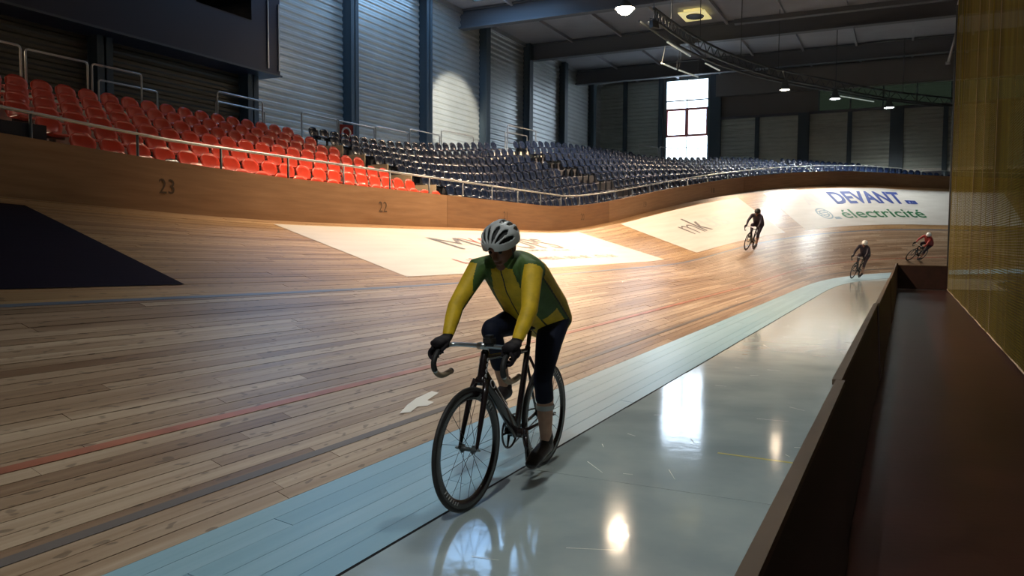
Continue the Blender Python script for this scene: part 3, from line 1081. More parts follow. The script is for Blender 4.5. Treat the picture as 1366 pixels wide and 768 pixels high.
# guard rails behind the rows
def guard(s0, s1, o, zb, hgt, label, group):
    mb = MB()
    a0, a1 = OUT(s0, o, zb), OUT(s1, o, zb)
    up = Vector((0, 0, hgt))
    t = (a1 - a0).normalized() * .06
    mb.tube([a0, a0 + up - Vector((0, 0, .06)), a0 + up + t * .3 - Vector((0, 0, .018)), a0 + up + t, a1 + up - t, a1 + up - t * .3 - Vector((0, 0, .018)), a1 + up - Vector((0, 0, .06)), a1], .024, 8)
    tag(mb.build('guard_rail', M['steel'], smooth=True), label, 'railing', group)
GL = 'inverted U steel guard rail behind the top row of red seats'
for q, (a, b) in enumerate(((15.0, 16.6), (11.5, 12.75), (10.05, 11.4), (8.45, 9.95), (7.0, 8.35), (5.6, 6.9))):
    guard(a, b, 6.55, tread(a, 6) + .3, 1.16, f'{NTH[q]} U-shaped guard rail from the stair aisle behind the red seats', 'guard rails behind the red seats')
guard(13.0, 14.7, 8.4, tread(14, 6) + .3, 1.25, 'steel guard rail set back by the wall behind the red seats', None)
guard(16.4, 18.3, 8.1, tread(14, 6) + .3, 1.25, 'steel guard rail by the wall at the first stair aisle', None)
for q, (a, b) in enumerate(((19.2, 20.9), (21.0, 22.9), (23.0, 24.9), (25.0, 26.8), (26.9, 28.8))):
    guard(a, b, 7.45, tread(a, 7) + .3, 1.0, f'{NTH[q]} guard rail from the red seats behind the navy seats and columns', 'guard rails behind the navy seats')
guard(30.6, 32.2, 7.3, tread(31, 7) + .3, 1.15, 'steel guard rail behind the dark seats at the start of the bend', None)
guard(31.2, 32.4, 8.0, tread(31, 7) + .3, 1.0, 'second steel guard rail by the wall at the start of the bend', None)
for q, (a, b) in enumerate(((38.0, 39.1), (39.2, 40.4), (40.5, 41.5))):
    guard(a, b, 7.3, tread(a, 7) + .1, 1.15, ('guard rail across the lower left of the tall bright window', 'guard rail across the middle of the tall bright window', 'guard rail beside the right jamb of the tall bright window')[q], 'guard rails in front of the window')
# red sign on a post
sg = empty('fire_sign', OUT(21.3, 7.4, tread(20.4, 7) + .3), R(60))
tag(sg, 'small red square sign with a white ring behind the dark seats', 'sign')
mb = MB(); mb.box((0, 0, .62), (.5, .03, .55)); mb.build('plate', M['sign_red'], sg)
mb = MB(); mb.tube([(.14 * math.cos(a * math.pi / 10), -.02, .62 + .17 * math.sin(a * math.pi / 10)) for a in range(20)], .03, 6, closed=True); mb.build('ring', M['white'], sg)
mb = MB(); mb.tube([(0, .03, 0), (0, .03, .6)], .02, 6); mb.build('post', M['steel'], sg)

# ------------------------------------------------------------------ net beside the gangway
nw = empty('safety_net', (1.228, 10, 0))
tag(nw, 'tall yellowish mesh net hanging beside the dark gangway', 'net')
mb = MB()
ny, nz = 90, 10
vs, fs = [], []
for i in range(ny + 1):
    yy = -18 + 37.0 * i / ny
    for j in range(nz + 1):
        zz = .02 + 9.0 * j / nz
        vs.append((.028 * math.sin(yy * 2.1 + .4 * math.sin(yy)) * (.4 + .6 * j / nz) + .012 * math.sin(yy * 7.3), yy, zz))
fs = [(i * (nz + 1) + j, (i + 1) * (nz + 1) + j, (i + 1) * (nz + 1) + j + 1, i * (nz + 1) + j + 1) for i in range(ny) for j in range(nz)]
mb.add(vs, fs)
mb.build('mesh', M['net'], nw, smooth=True)
mb = MB(); mb.tube([(0, -18 + 37 * i / 40, .02 + .006 * math.sin(i * 2.1)) for i in range(41)], .012, 6); mb.build('bottom_cord', M['tape'], nw, smooth=True)
mb = MB(); mb.tube([(0, -18, 9.02), (0, 19, 9.02)], .014, 6); mb.build('top_cable', M['steel'], nw, smooth=True)
for yy in (19.03,):
    mb = MB(); mb.tube([(0, yy, 0), (0, yy, 9.05)], .03, 8); mb.build('post', M['steel_dark'], nw, smooth=True)
for i in range(16):
    yy = -16 + 2.3 * i
    mb = MB(); mb.tube([(0, yy, .02), (0, yy, 9.0)], .005, 5); mb.build('seam_cord', M['tape'], nw)

# ------------------------------------------------------------------ lamps
def highbay_lamp(p, warm, label, power, size=1.0, spot=150, aim=(0, 0), dome=0.0):
    e = empty('highbay_lamp', p)
    tag(e, label, 'lamp', 'high-bay lamps over the track' )
    mb = MB()
    mb.lathe([(.05, .55), (.10, .52), (.14, .40), (.16, .30), (.27 * size, .05), (.30 * size, 0), (.28 * size, 0), (.25 * size, .04), (.13, .26)], 24, cap=False)
    mb.build('reflector', M['steel_dark'], e, smooth=True)
    mb = MB()
    mb.lathe([(.001, .02 - dome), (.11 * size, .02 - dome * .85), (.19 * size, .02 - dome * .5), (.245 * size, .045), (.2 * size, .06), (.001, .06)], 24, cap=False)
    mb.build('lens', M['lens_warm' if warm else 'lens_cool'], e, smooth=True)
    mb = MB(); mb.tube([(0, 0, .5), (0, 0, CZ - p[2] - .02 if p[2] > 10.5 else .95)], .02, 6); mb.build('hanger', M['steel_dark'], e)
    ld = bpy.data.lights.new('lamp_light', 'SPOT')
    ld.energy = power
    ld.color = (1, .74, .50) if warm else (.95, 1, .97)
    ld.spot_size, ld.spot_blend = R(spot), .6
    ld.shadow_soft_size = .22
    lo = bpy.data.objects.new('lamp_light', ld)
    COL.objects.link(lo)
    lo.parent = e
    lo.location = (0, 0, -.06 - dome * 1.2)
    lo.rotation_euler = (R(aim[0]), R(aim[1]), 0)
    return e

highbay_lamp((-10.6, 31.5, 11.0), True, 'large bright warm lamp hanging alone high above the dark seats', LAMP_W * 2.0, 1.5, 140, dome=.26)
highbay_lamp((-5.77, 42.64, 9.25), True, 'warm orange lamp under the curved lighting truss nearest the window', LAMP_W * .55, 1.0)
highbay_lamp((-3.67, 46.38, 9.25), False, 'bright white lamp in the middle of the curved lighting truss', LAMP_W * .5, 1.1)
highbay_lamp((-1.11, 50.68, 9.25), False, 'bright white lamp on the curved lighting truss nearest the net', LAMP_W * .5, 1.1)
for q, y_ in enumerate((22.5, 14.8)):
    highbay_lamp((-7.0, y_, 10.0), True, f'{NTH[q]} warm lamp over the straight counting from the lone bright lamp', LAMP_W * (1.6, 2.1)[q], 1.2, (128, 98)[q])
for q, (x_, y_, k_, cone, ax_, ay_) in enumerate(((-2.4, 9.5, .38, 80, 0, 0), (-.6, -2.5, .62, 62, 33, -6))):  # fill lamps added out of view to brighten apron and rider
    highbay_lamp((x_, y_, 10.8), False, f'{NTH[q]} added white fill lamp above the grey apron beside the gangway', LAMP_W * k_, 1.2, cone, (ax_, ay_))
for q, (x_, y_, k_) in enumerate(((10, 8, .10), (10, 22, .10), (10, 36, .2))):  # unseen fill lamps, put in to light the net
    highbay_lamp((x_, y_, 11.0), False, f'{NTH[q]} added white fill lamp over the infield beyond the net', LAMP_W * k_, 1.2)
highbay_lamp((-17.6, 6.6, 7.0), True, 'small warm lamp under the dark cabin behind the red seats', LAMP_W * .14, .8)
fd = empty('wall_patch_light', (-8.75, 29.2, 9.55))  # added spot for the bright wall bay, whose real source is unknown
tag(fd, 'added boxy spotlight under the truss end for the bright patch on the wall', 'lamp')
fdir = Vector((-21, 35.3, 7.7)) - Vector((-8.75, 29.2, 9.55))
fd.rotation_euler = fdir.to_track_quat('-Z', 'Y').to_euler()
mb = MB(); mb.box((0, 0, .10), (.34, .26, .16)); mb.box((0, .15, .0), (.34, .02, .14)); mb.build('housing', M['steel_dark'], fd)
mb = MB(); mb.box((0, 0, .012), (.30, .22, .01)); mb.build('lens', M['lens_warm'], fd)
mb = MB(); mb.tube([(-.2, 0, .1), (-.2, .22, .1), (.2, .22, .1), (.2, 0, .1)], .012, 5); mb.build('yoke', M['steel_dark'], fd)
ld = bpy.data.lights.new('lamp_light', 'SPOT'); ld.energy = LAMP_W * 5.0; ld.color = (1, .93, .80); ld.spot_size, ld.spot_blend = R(21), .35; ld.shadow_soft_size = .1
lo = bpy.data.objects.new('lamp_light', ld); COL.objects.link(lo); lo.parent = fd; lo.location = (0, 0, -.06)
# curved lighting truss over the bend
tr = empty('lighting_truss')
tag(tr, 'long curved lighting truss with strip lights over the bend', 'truss')
tp = [(-8.75, 29.4, 9.95), (-8.65, 31, 9.95), (-8.45, 33.3, 9.95), (-7.84, 37, 9.95), (-6.9, 40.2, 9.95), (-5.77, 42.9, 9.95), (-3.67, 46.6, 9.95), (-1.11, 50.9, 9.95), (2.3, 55.0, 9.95)]
def smooth_path(pts, n=5):
    P = [Vector(q) for q in pts]
    out = []
    for i in range(len(P) - 1):
        a, b, c, d = P[max(i - 1, 0)], P[i], P[i + 1], P[min(i + 2, len(P) - 1)]
        for k in range(n):
            u = k / n
            out.append(.5 * ((2 * b) + (c - a) * u + (2 * a - 5 * b + 4 * c - d) * u * u + (3 * b - a - 3 * c + d) * u ** 3))
    out.append(P[-1])
    return out
ch = smooth_path(tp)
for nm, dx, dz in (('upper_chord', 0, .3), ('lower_chord', .0, -.12), ('side_chord', -.55, -.12)):
    mb = MB(); mb.tube([q + Vector((dx, 0, dz)) for q in ch], .055, 8); mb.build(nm, M['steel_dark'], tr, smooth=True)
for i in range(0, len(ch) - 1):
    mb = MB(); mb.tube([ch[i] + Vector((0, 0, -.12)), (ch[i] + ch[i + 1]) / 2 + Vector((0, 0, .3)), ch[i + 1] + Vector((0, 0, -.12))], .022, 5); mb.build('lattice', M['steel_dark'], tr)
for i in range(0, len(ch), 6):
    mb = MB(); mb.tube([ch[i] + Vector((0, 0, .3)), Vector((ch[i].x, ch[i].y, CZ - .02))], .02, 5); mb.build('hanger', M['steel_dark'], tr)
mtube = emis('strip_tube', (.8, .9, .85), .18)
for a, b in (((-8.61, 30.79, 9.3), (-8.37, 33.53, 9.3)), ((-8.1, 35.1, 9.3), (-7.84, 36.8, 9.3)), ((-9.5, 33.2, 9.05), (-9.25, 34.6, 9.05)), ((-9.2, 34.8, 9.05), (-8.77, 36.6, 9.05)), ((-3.9, 46.9, 9.6), (-1.9, 50.2, 9.6))):
    mb = MB(); mb.tube([a, b], .035, 6); mb.build('strip_light', mtube, tr, smooth=True)
    for q in (a, b):
        mb = MB(); mb.tube([q, (q[0] + (.15 if q[0] < -8.9 else 0), q[1], 9.85)], .01, 4); mb.build('dropper', M['steel_dark'], tr)

# ------------------------------------------------------------------ bicycles and riders
SK = mat('skin', (.22, .085, .055), 0.5, var=.15, vscale=20)
SK2 = mat('skin_leg', (.52, .29, .19), 0.5, var=.12, vscale=20)
HAIR = mat('dark_hair', (.03, .015, .012), 0.7)
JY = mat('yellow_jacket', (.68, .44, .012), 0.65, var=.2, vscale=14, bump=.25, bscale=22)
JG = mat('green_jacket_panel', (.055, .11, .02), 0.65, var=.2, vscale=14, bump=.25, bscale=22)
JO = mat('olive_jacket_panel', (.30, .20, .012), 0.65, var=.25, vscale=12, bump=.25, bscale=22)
JK = mat('black_piping', (.012, .016, .010), 0.6)
NAVY = mat('navy_tights', (.006, .008, .020), 0.7, spec=.2, bump=.15, bscale=25)
GLV = mat('dark_glove', (.010, .007, .009), 0.7, spec=.2)
SHOE = mat('black_shoe', (.015, .010, .010), 0.45)
SOCK = mat('grey_sock_cuff', (.45, .47, .45), 0.8)
HEL = mat('grey_helmet_shell', (.42, .43, .43), 0.3)
HELD = mat('helmet_liner', (.012, .012, .013), 0.7)
HELW = mat('white_helmet_shell', (.75, .75, .72), 0.35)
RED = mat('red_jersey', (.34, .03, .025), 0.6)
DARK = mat('dark_kit', (.018, .010, .022), 0.6)
GREY = mat('worn_grey_kit', (.05, .03, .04), 0.6)

BAR = [(0, .85, .875), (.06, .85, .875), (.15, .855, .875), (.19, .87, .873), (.208, .91, .868), (.21, .955, .855), (.211, 1.0, .825), (.212, 1.018, .785), (.212, 1.005, .745), (.212, .965, .715), (.213, .915, .706), (.214, .86, .712), (.214, .83, .718)]


def bicycle(label, frame_mat, tape, detail=True):
    e = empty('bicycle')
    tag(e, label, 'bicycle')
    RW = .335
    def wheel(yc, name, steer=0):
        Mx = Matrix.Translation((0, yc, RW)) @ Matrix.Rotation(steer, 4, 'Z') @ Matrix.Rotation(R(90), 4, 'Y')
        mb = MB()
        mb.lathe([(RW - .022, -.0105), (RW - .012, -.0125), (RW - .004, -.009), (RW, -.003), (RW, .003), (RW - .004, .009), (RW - .012, .0125), (RW - .022, .0105)], 64 if detail else 28, Mx, cap=False)
        wl_ = mb.build(name, M['rubber'], e, smooth=True)
        mb = MB()
        mb.lathe([(RW - .021, -.0105), (RW - .04, -.012), (RW - .066, -.006), (RW - .068, 0), (RW - .066, .006), (RW - .04, .012), (RW - .021, .0105)], 64 if detail else 28, Mx, cap=False)
        mb.build('rim', M['carbon'], wl_, smooth=True)
        mb = MB()
        mb.lathe([(.006, -.055), (.012, -.05), (.012, -.04), (.024, -.036), (.024, -.031), (.012, -.026), (.012, .026), (.024, .031), (.024, .036), (.012, .04), (.012, .05), (.006, .055)], 16, Mx)
        mb.build('hub', M['steel_dark'], wl_, smooth=True)
        mb = MB()
        n = 20 if detail else 10
        for i in range(n):
            a = 2 * math.pi * i / n
            b = a + (.9 if (i // 2) % 2 else -.9)
            xo = .034 if i % 2 else -.034
            mb.tube([Mx @ Vector((.024 * math.cos(b), .024 * math.sin(b), xo)), Mx @ Vector(((RW - .064) * math.cos(a), (RW - .064) * math.sin(a), 0))], .0014 if detail else .002, 4)
        tag(mb.build('spokes', M['spoke'], wl_), kind='stuff')
        if detail:
            mb = MB()
            for a0 in (.4, .4 + math.pi):
                for q in range(7):
                    for sd in (-1, 1):
                        a = a0 + q * .085
                        vs = [Mx @ Vector((r_ * math.cos(t_), r_ * math.sin(t_), sd * .0128)) for r_, t_ in ((RW - .054, a), (RW - .034, a + .02), (RW - .034, a + .055), (RW - .054, a + .035))]
                        mb.add(vs, [(0, 1, 2, 3)])
            tag(mb.build('rim_decal', M['decal'], wl_), kind='stuff')
        return wl_
    wheel(1.01, 'front_wheel', R(-2.5))
    wheel(0, 'rear_wheel')
    HT, HBm, BB, ST = Vector((0, .818, .835)), Vector((0, .862, .69)), Vector((0, .42, .300)), Vector((0, .265, .80))
    mb = MB()
    def ell(mb_, a, b, ra, rb, sd):           # aero tube: half depth, half width
        mb_.loft([(a, sd, ra), ((Vector(a) + Vector(b)) / 2, sd, (ra + rb) / 2), (b, sd, rb)], 12)
    ell(mb, HBm, HT, .030, .026, .024)
    ell(mb, HBm + Vector((0, -.018, .028)), BB, .040, .042, .021)
    ell(mb, HT + Vector((0, -.01, -.03)), ST + Vector((0, 0, -.02)), .017, .015, .014)
    ell(mb, BB, ST, .034, .022, .017)
    mb.lathe([(.03, -.04), (.03, .04)], 16, Matrix.Translation(BB) @ Matrix.Rotation(R(90), 4, 'Y'))
    for sx in (-1, 1):
        mb.tube([BB + Vector((sx * .028, 0, 0)), Vector((sx * .045, .2, .31)), Vector((sx * .058, 0, .335)), Vector((sx * .058, -.035, .337))], [.011, .010, .010, .008], 8)
        mb.tube([ST + Vector((sx * .012, .0, -.06)), Vector((sx * .05, .08, .47)), Vector((sx * .058, 0, .335))], [.009, .009, .008], 8)
    fr = mb.build('frame', frame_mat, e, smooth=True)
    if detail:
        mb = MB()          # ring and bars printed on the down tube, loops on the head tube
        d = (BB - HBm).normalized()
        up_ = Vector((0, -d.z, d.y)) if d.y < 0 else Vector((0, d.z, -d.y))
        for sd in (-1, 1):
            o0 = HBm + Vector((sd * .0225, -.018, .028))
            k = 14
            ring = [o0 + d * (.10 + .024 * math.cos(2 * math.pi * i / k) * 1.3) + up_ * (.018 * math.sin(2 * math.pi * i / k)) for i in range(k)]
            mb.tube(ring, .0028, 5, closed=True)
            for q in (-.011, .011):
                mb.tube([o0 + d * .15 + up_ * q, o0 + d * .34 + up_ * q], .0022, 5)
            for c_ in (.02, .05, .08, .11):
                o1 = HBm + (HT - HBm).normalized() * c_ + Vector((sd * .0245, 0, 0))
                mb.tube([o1 + Vector((0, .009 * math.cos(2 * math.pi * i / 10), .011 * math.sin(2 * math.pi * i / 10))) for i in range(10)], .002, 4, closed=True)
        tag(mb.build('frame_lettering', M['decal'], fr), kind='stuff')
    mb = MB()
    mb.loft([((0, .862, .70), .03, .022), ((0, .872, .675), .045, .022)], 12)
    for sx in (-1, 1):
        mb.tube([(sx * .032, .868, .69), (sx * .044, .90, .62), (sx * .05, .965, .45), (sx * .052, 1.005, .345), (sx * .052, 1.012, .33)], [.017, .019, .014, .010, .009], 10)
    mb.build('fork', frame_mat, e, smooth=True)
    mb = MB()
    for yc in (0, 1.01):
        for sx in (-1, 1):
            mb.lathe([(.009, 0), (.009, .012), (.005, .012), (.005, .02)], 8, Matrix.Translation((sx * .058, yc, .335)) @ Matrix.Rotation(R(90) * sx, 4, 'Y'))
    tag(mb.build('axle_nuts', M['alloy'], e), kind='stuff')
    mb = MB()
    mb.tube([HT + Vector((0, -.004, -.01)), HT + Vector((0, -.008, .03)), (0, .85, .875)], [.018, .017, .016], 10)
    mb.lathe([(.02, -.026), (.02, .026)], 14, Matrix.Translation((0, .85, .875)) @ Matrix.Rotation(R(90), 4, 'Y'))
    mb.build('stem', M['alloy'], e, smooth=True)
    path = smooth_path(BAR, 4)
    mb = MB()
    full = [Vector((-q.x, q.y, q.z)) for q in path[::-1]] + path[1:]
    mb.tube(full, .0125, 10)
    hb = mb.build('handlebar', M['alloy'], e, smooth=True)
    for sx in (-1, 1):
        P = [Vector((sx * q.x, q.y, q.z)) for q in path]
        mb = MB(); mb.tube(P[14:33], .0158, 10); mb.build('black_grip_tape', M['rubber'], hb, smooth=True)
        mb = MB(); mb.tube(P[33:], .0158, 10); mb.build('tan_grip_tape', tape, hb, smooth=True)
        mb = MB(); mb.ball(P[-1], .017, 6); mb.build('end_plug', M['rubber'], hb, smooth=True)
    if detail:
        mb = MB(); mb.box((-.05, .862, .91), (.05, .06, .025)); mb.box((-.05, .865, .93), (.03, .045, .02)); mb.tube([(-.075, .85, .89), (-.02, .85, .89)], .018, 8); mb.build('computer_mount', M['rubber'], e)
    mb = MB(); mb.tube([ST + Vector((0, .008, -.03)), Vector((0, .235, .90))], .0135, 10); mb.build('seat_post', frame_mat, e, smooth=True)
    mb = MB()
    mb.loft([((0, .085, .925), .068, .016), ((0, .14, .93), .066, .02), ((0, .20, .925), .045, .02), ((0, .27, .92), .022, .018), ((0, .345, .915), .017, .014)], 12)
    mb.build('saddle', M['rubber'], e, smooth=True)
    Mb = Matrix.Translation(BB) @ Matrix.Rotation(R(90), 4, 'Y')
    mb = MB()
    rr_ = .098
    mb.tube([Mb @ Vector((rr_ * math.cos(i * math.pi / 24), rr_ * math.sin(i * math.pi / 24), .045)) for i in range(48)], .0065, 6, closed=True)
    for i in range(5):
        a = 2 * math.pi * i / 5 + .3
        mb.tube([Mb @ Vector((.02 * math.cos(a), .02 * math.sin(a), .046)), Mb @ Vector((rr_ * math.cos(a), rr_ * math.sin(a), .045))], [.010, .006], 6)
    mb.build('chainring', frame_mat, e, smooth=True)
    mb = MB()
    ch_ = [Vector((.045, .42 + .1 * math.sin(a), .300 + .1 * math.cos(a))) for a in np.linspace(0, math.pi, 12)] + [Vector((.045, .035 * -math.sin(a), .335 - .033 * math.cos(a))) for a in np.linspace(0, math.pi, 8)]
    mb.tube(ch_, .005, 5, closed=True)
    mb.build('chain', M['steel_dark'], e)
    mb = MB(); mb.lathe([(.033, -.004), (.033, .004)], 18, Matrix.Translation((.045, 0, .335)) @ Matrix.Rotation(R(90), 4, 'Y')); mb.build('sprocket', M['steel_dark'], e)
    for sx, dz in ((1, 1), (-1, -1)):
        mb = MB()
        mb.tube([(sx * .062, .42, .300), (sx * .075, .42, .300 + dz * .165)], [.016, .011], 8)
        mb.lathe([(.02, -.012), (.02, .012)], 12, Matrix.Translation((sx * .062, .42, .300)) @ Matrix.Rotation(R(90), 4, 'Y'))
        mb.build('crank', frame_mat, e, smooth=True)
        mb = MB()
        mb.tube([(sx * .075, .42, .300 + dz * .165), (sx * .16, .42, .300 + dz * .165)], .007, 6)
        mb.box((sx * .125, .42, .300 + dz * .165), (.06, .075, .018))
        mb.build('pedal', M['rubber'], e)
    return e


def rider(label, detail=True, jacket=None, top=None, legs=None, helmet=None, leglen='long'):
    e = empty('person')
    tag(e, label, 'person')
    vx = .0065 if detail else .016
    HIPZ = .97
    J = {}
    for sx in (1, -1):
        J[sx] = dict(sh=Vector((sx * .175, .585, 1.292)), el=Vector((sx * .235, .745, 1.075)), wr=Vector((sx * .217, .865, .915)),
                     hip=Vector((sx * .095, .10, HIPZ)))
    J[1].update(kn=Vector((.115, .54, .93)), an=Vector((.125, .335, .565)), ba=Vector((.13, .445, .485)))
    J[-1].update(kn=Vector((-.125, .315, .62)), an=Vector((-.13, .27, .235)), ba=Vector((-.13, .42, .155)))
    HC = Vector((0, .625, 1.42))
    tl = R(29)
    hu, hf = Vector((0, math.sin(tl), math.cos(tl))), Vector((0, math.cos(tl), -math.sin(tl)))
    HM = Matrix(((1, hf.x, hu.x, HC.x), (0, hf.y, hu.y, HC.y), (0, hf.z, hu.z, HC.z), (0, 0, 0, 1)))
    H = lambda x, y, z: HM @ Vector((x, y, z))
    # body: head, neck, trunk, arms and legs fused into one skin
    b = MB()
    b.loft([(H(0, .015, -.105), .034, .035), (H(0, .015, -.075), .055, .062), (H(0, .005, -.03), .068, .085), (H(0, -.005, .02), .074, .096), (H(0, -.01, .06), .070, .09), (H(0, -.01, .09), .052, .066)], 18, side=(1, 0, 0))
    b.loft([(H(0, .092, .012), .011, .010), (H(0, .106, -.022), .015, .014), (H(0, .098, -.034), .017, .011)], 8)      # nose
    b.loft([(H(-.045, .076, .032), .010, .012), (H(0, .088, .034), .012, .012), (H(.045, .076, .032), .010, .012)], 8, side=(0, 0, 1))  # brow
    b.ball(H(0, .055, -.098), (.034, .030, .024), 8)                                  # chin
    b.loft([(H(-.022, .084, -.062), .006, .007), (H(0, .092, -.062), .008, .008), (H(.022, .084, -.062), .006, .007)], 8, side=(0, 0, 1))  # lips
    for sx in (1, -1):
        b.ball(H(sx * .074, -.012, -.005), (.010, .02, .03), 8)                    # ear
    b.loft([((0, .555, 1.29), .062, .06), ((0, .59, 1.335), .056, .056), (H(0, -.02, -.06), .055, .055)], 14)
    b.loft([((0, .06, .95), .135, .10), ((0, .2, 1.07), .125, .10), ((0, .38, 1.19), .14, .105), ((0, .52, 1.26), .15, .085), ((0, .575, 1.29), .10, .06)], 18)
    for sx in (1, -1):
        j = J[sx]
        b.loft([(j['sh'], .046, .046), ((j['sh'] + j['el']) / 2, .041, .041), (j['el'], .034, .034), (j['el'].lerp(j['wr'], .35), .034, .034), (j['wr'], .024, .024), (j['wr'].lerp(Vector((sx * .219, .93, .893)), .9), .03, .018)], 12)
        b.loft([(j['hip'], .082, .085), (j['hip'].lerp(j['kn'], .45), .068, .072), (j['kn'], .050, .052)], 14)
        ca = j['kn'].lerp(j['an'], .32) + Vector((0, -.018, 0))
        b.loft([(j['kn'], .05, .05), (ca, .054, .058), (j['kn'].lerp(j['an'], .6) + Vector((0, -.008, 0)), .047, .05), (j['an'], .034, .038)], 14)
        b.loft([(j['an'] + Vector((0, -.015, -.02)), .026, .028), ((j['an'] + j['ba']) / 2 + Vector((0, 0, -.01)), .026, .022), (j['ba'], .028, .014)], 12)
    me = bake_remesh(b, vx, 3)
    me.materials.append(SK); me.materials.append(SK2)
    for p in me.polygons:
        p.material_index = 1 if p.center.z < .8 else 0
    body = link('body', me, e)
    for sx in (1, -1):
        mb = MB(); mb.ball(H(sx * .031, .083, .012), .0105, 6); mb.build('eye', M['rubber'], e, smooth=True)
    # jacket
    b = MB()
    b.loft([((0, .02, .945), .192, .142, .13), ((0, .11, 1.035), .196, .158, .165), ((0, .25, 1.13), .196, .16, .188), ((0, .39, 1.235), .196, .152, .178), ((0, .50, 1.295), .188, .12, .145), ((0, .56, 1.325), .145, .09, .10)], 24)
    b.loft([((0, .545, 1.31), .10, .09), ((0, .585, 1.35), .078, .075), ((0, .60, 1.37), .070, .068)], 18)
    for sx in (1, -1):
        j = J[sx]
        b.loft([(j['sh'] + Vector((-sx * .06, -.03, 0)), .075, .085), (j['sh'], .068, .07), ((j['sh'] + j['el']) / 2, .056, .058), (j['el'], .047, .05), (j['el'].lerp(j['wr'], .4), .044, .045), (j['el'].lerp(j['wr'], .93), .033, .033)], 14)
    me = bake_remesh(b, .0075 if detail else .018, 5)
    if jacket:
        for m_ in jacket: me.materials.append(m_)
    else:
        me.materials.append(top)
    if jacket:
        axis0, axis1 = Vector((0, .035, .955)), Vector((0, .58, 1.30))
        ax = (axis1 - axis0)
        for p in me.polygons:
            c = p.center
            sx = 1 if c.x > 0 else -1
            j = J[sx]
            mi = 0
            d_arm = 9
            for a_, b_ in ((j['sh'], j['el']), (j['el'], j['wr'])):
                v = b_ - a_
                u = max(0, min(1, (c - a_).dot(v) / v.length_squared))
                q = c - (a_ + v * u)
                if q.length < d_arm: d_arm, qa, ua, first = q.length, q, u, a_ is j['sh']
            on_arm = d_arm < .075 and abs(c.x) > .155 and not (first and ua <= .02)
            u = (c - axis0).dot(ax) / ax.length_squared
            perp = c - (axis0 + ax * u)
            ventral = perp.dot(Vector((0, ax.z, -ax.y)).normalized())
            if on_arm:
                back = qa.dot(Vector((-sx * .12, -.85, -.5)))
                mi = 1 if back > .020 else (2 if back > .013 else 0)
            else:
                ax_ = abs(c.x)
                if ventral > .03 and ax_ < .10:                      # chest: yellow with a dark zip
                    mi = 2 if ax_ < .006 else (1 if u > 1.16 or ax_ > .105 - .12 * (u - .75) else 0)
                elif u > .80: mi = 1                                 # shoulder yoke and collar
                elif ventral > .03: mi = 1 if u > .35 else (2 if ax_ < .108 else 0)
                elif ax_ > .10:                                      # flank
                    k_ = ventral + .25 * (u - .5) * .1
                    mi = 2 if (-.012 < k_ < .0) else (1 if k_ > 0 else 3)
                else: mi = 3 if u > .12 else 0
                if u > .785 and u < .80 and not (ventral > .03 and ax_ < .10): mi = 2
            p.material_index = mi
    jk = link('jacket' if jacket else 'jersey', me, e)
    # tights, with the right shin covered too
    b = MB()
    b.loft([((0, .02, .93), .155, .105), ((0, .06, .985), .155, .11), ((0, .12, 1.04), .13, .10)], 18)
    for sx in (1, -1):
        j = J[sx]
        b.loft([(j['hip'] + Vector((0, -.03, -.01)), .098, .102), (j['hip'].lerp(j['kn'], .4), .083, .088), (j['hip'].lerp(j['kn'], .8), .064, .068), (j['kn'], .059, .062)], 16)
        ca = j['kn'].lerp(j['an'], .30) + Vector((0, -.016, 0))
        end = (.34 if sx < 0 else .62) if leglen == 'long' else .1
        b.loft([(j['kn'], .059, .062), (ca.lerp(j['kn'], .35), .057, .06), (j['kn'].lerp(j['an'], end) + Vector((0, -.012, 0)), .056, .059)], 16)
    me = bake_remesh(b, .0075 if detail else .018, 5)
    me.materials.append(legs)
    link('tights', me, e)
    for sx in (1, -1):
        j = J[sx]
        if leglen == 'long' and sx < 0:
            mb = MB()
            c0 = j['kn'].lerp(j['an'], .42) + Vector((0, -.013, 0)); c1 = j['kn'].lerp(j['an'], .50) + Vector((0, -.011, 0))
            mb.tube([c0, c0.lerp(c1, .5), c1], [.0575, .0575, .055], 18, cap=False)
            mb.build('cuff', SOCK if detail else legs, e, smooth=True)
        b = MB()
        an, ba = j['an'], j['ba']
        d = (ba - an).normalized()
        heel = an + Vector((0, -.045, -.045 if sx < 0 else -.05))
        b.loft([(heel, .034, .040), (an + d * .03 + Vector((0, 0, -.03)), .042, .050), (ba + Vector((0, 0, .006)), .048, .036), (ba + d * .06 + Vector((0, .012, .006)), .040, .026)], 14)
        b.loft([(an + Vector((0, -.012, -.02)), .041, .047), (an + Vector((0, -.010, .03)), .038, .043)], 12)
        me = bake_remesh(b, .005 if detail else .014, 3)
        me.materials.append(SHOE)
        link('shoe', me, e)
        # gloved hand closed round the bar: palm, four fingers, thumb
        b = MB()
        b.loft([(j['el'].lerp(j['wr'], .9), .031, .031), (j['wr'], .031, .027), ((sx * .219, .895, .902), .042, .026), ((sx * .221, .935, .897), .046, .026), ((sx * .222, .975, .887), .041, .023)], 14)
        for q, (yy, ln) in enumerate(((.984, .92), (.960, 1.0), (.936, .96), (.914, .82))):
            zz = .893 - .028 * (q == 0) - .012 * (q == 1)
            P = [(sx * .235, yy - .004, zz), (sx * .256, yy, zz - .018), (sx * .256, yy + .004, zz - .018 - .027 * ln), (sx * .238, yy + .005, zz - .03 - .034 * ln), (sx * .212, yy + .004, zz - .030 - .034 * ln)]
            b.tube(smooth_path(P, 3), [.0122 - .0003 * i for i in range(13)], 8)
        P = [(sx * .200, .895, .895), (sx * .182, .925, .885), (sx * .182, .955, .866), (sx * .192, .978, .848)]
        b.tube(smooth_path(P, 3), [.014 - .0004 * i for i in range(10)], 8)
        me = bake_remesh(b, .0036 if detail else .012, 2)
        me.materials.append(GLV)
        link('glove', me, e)
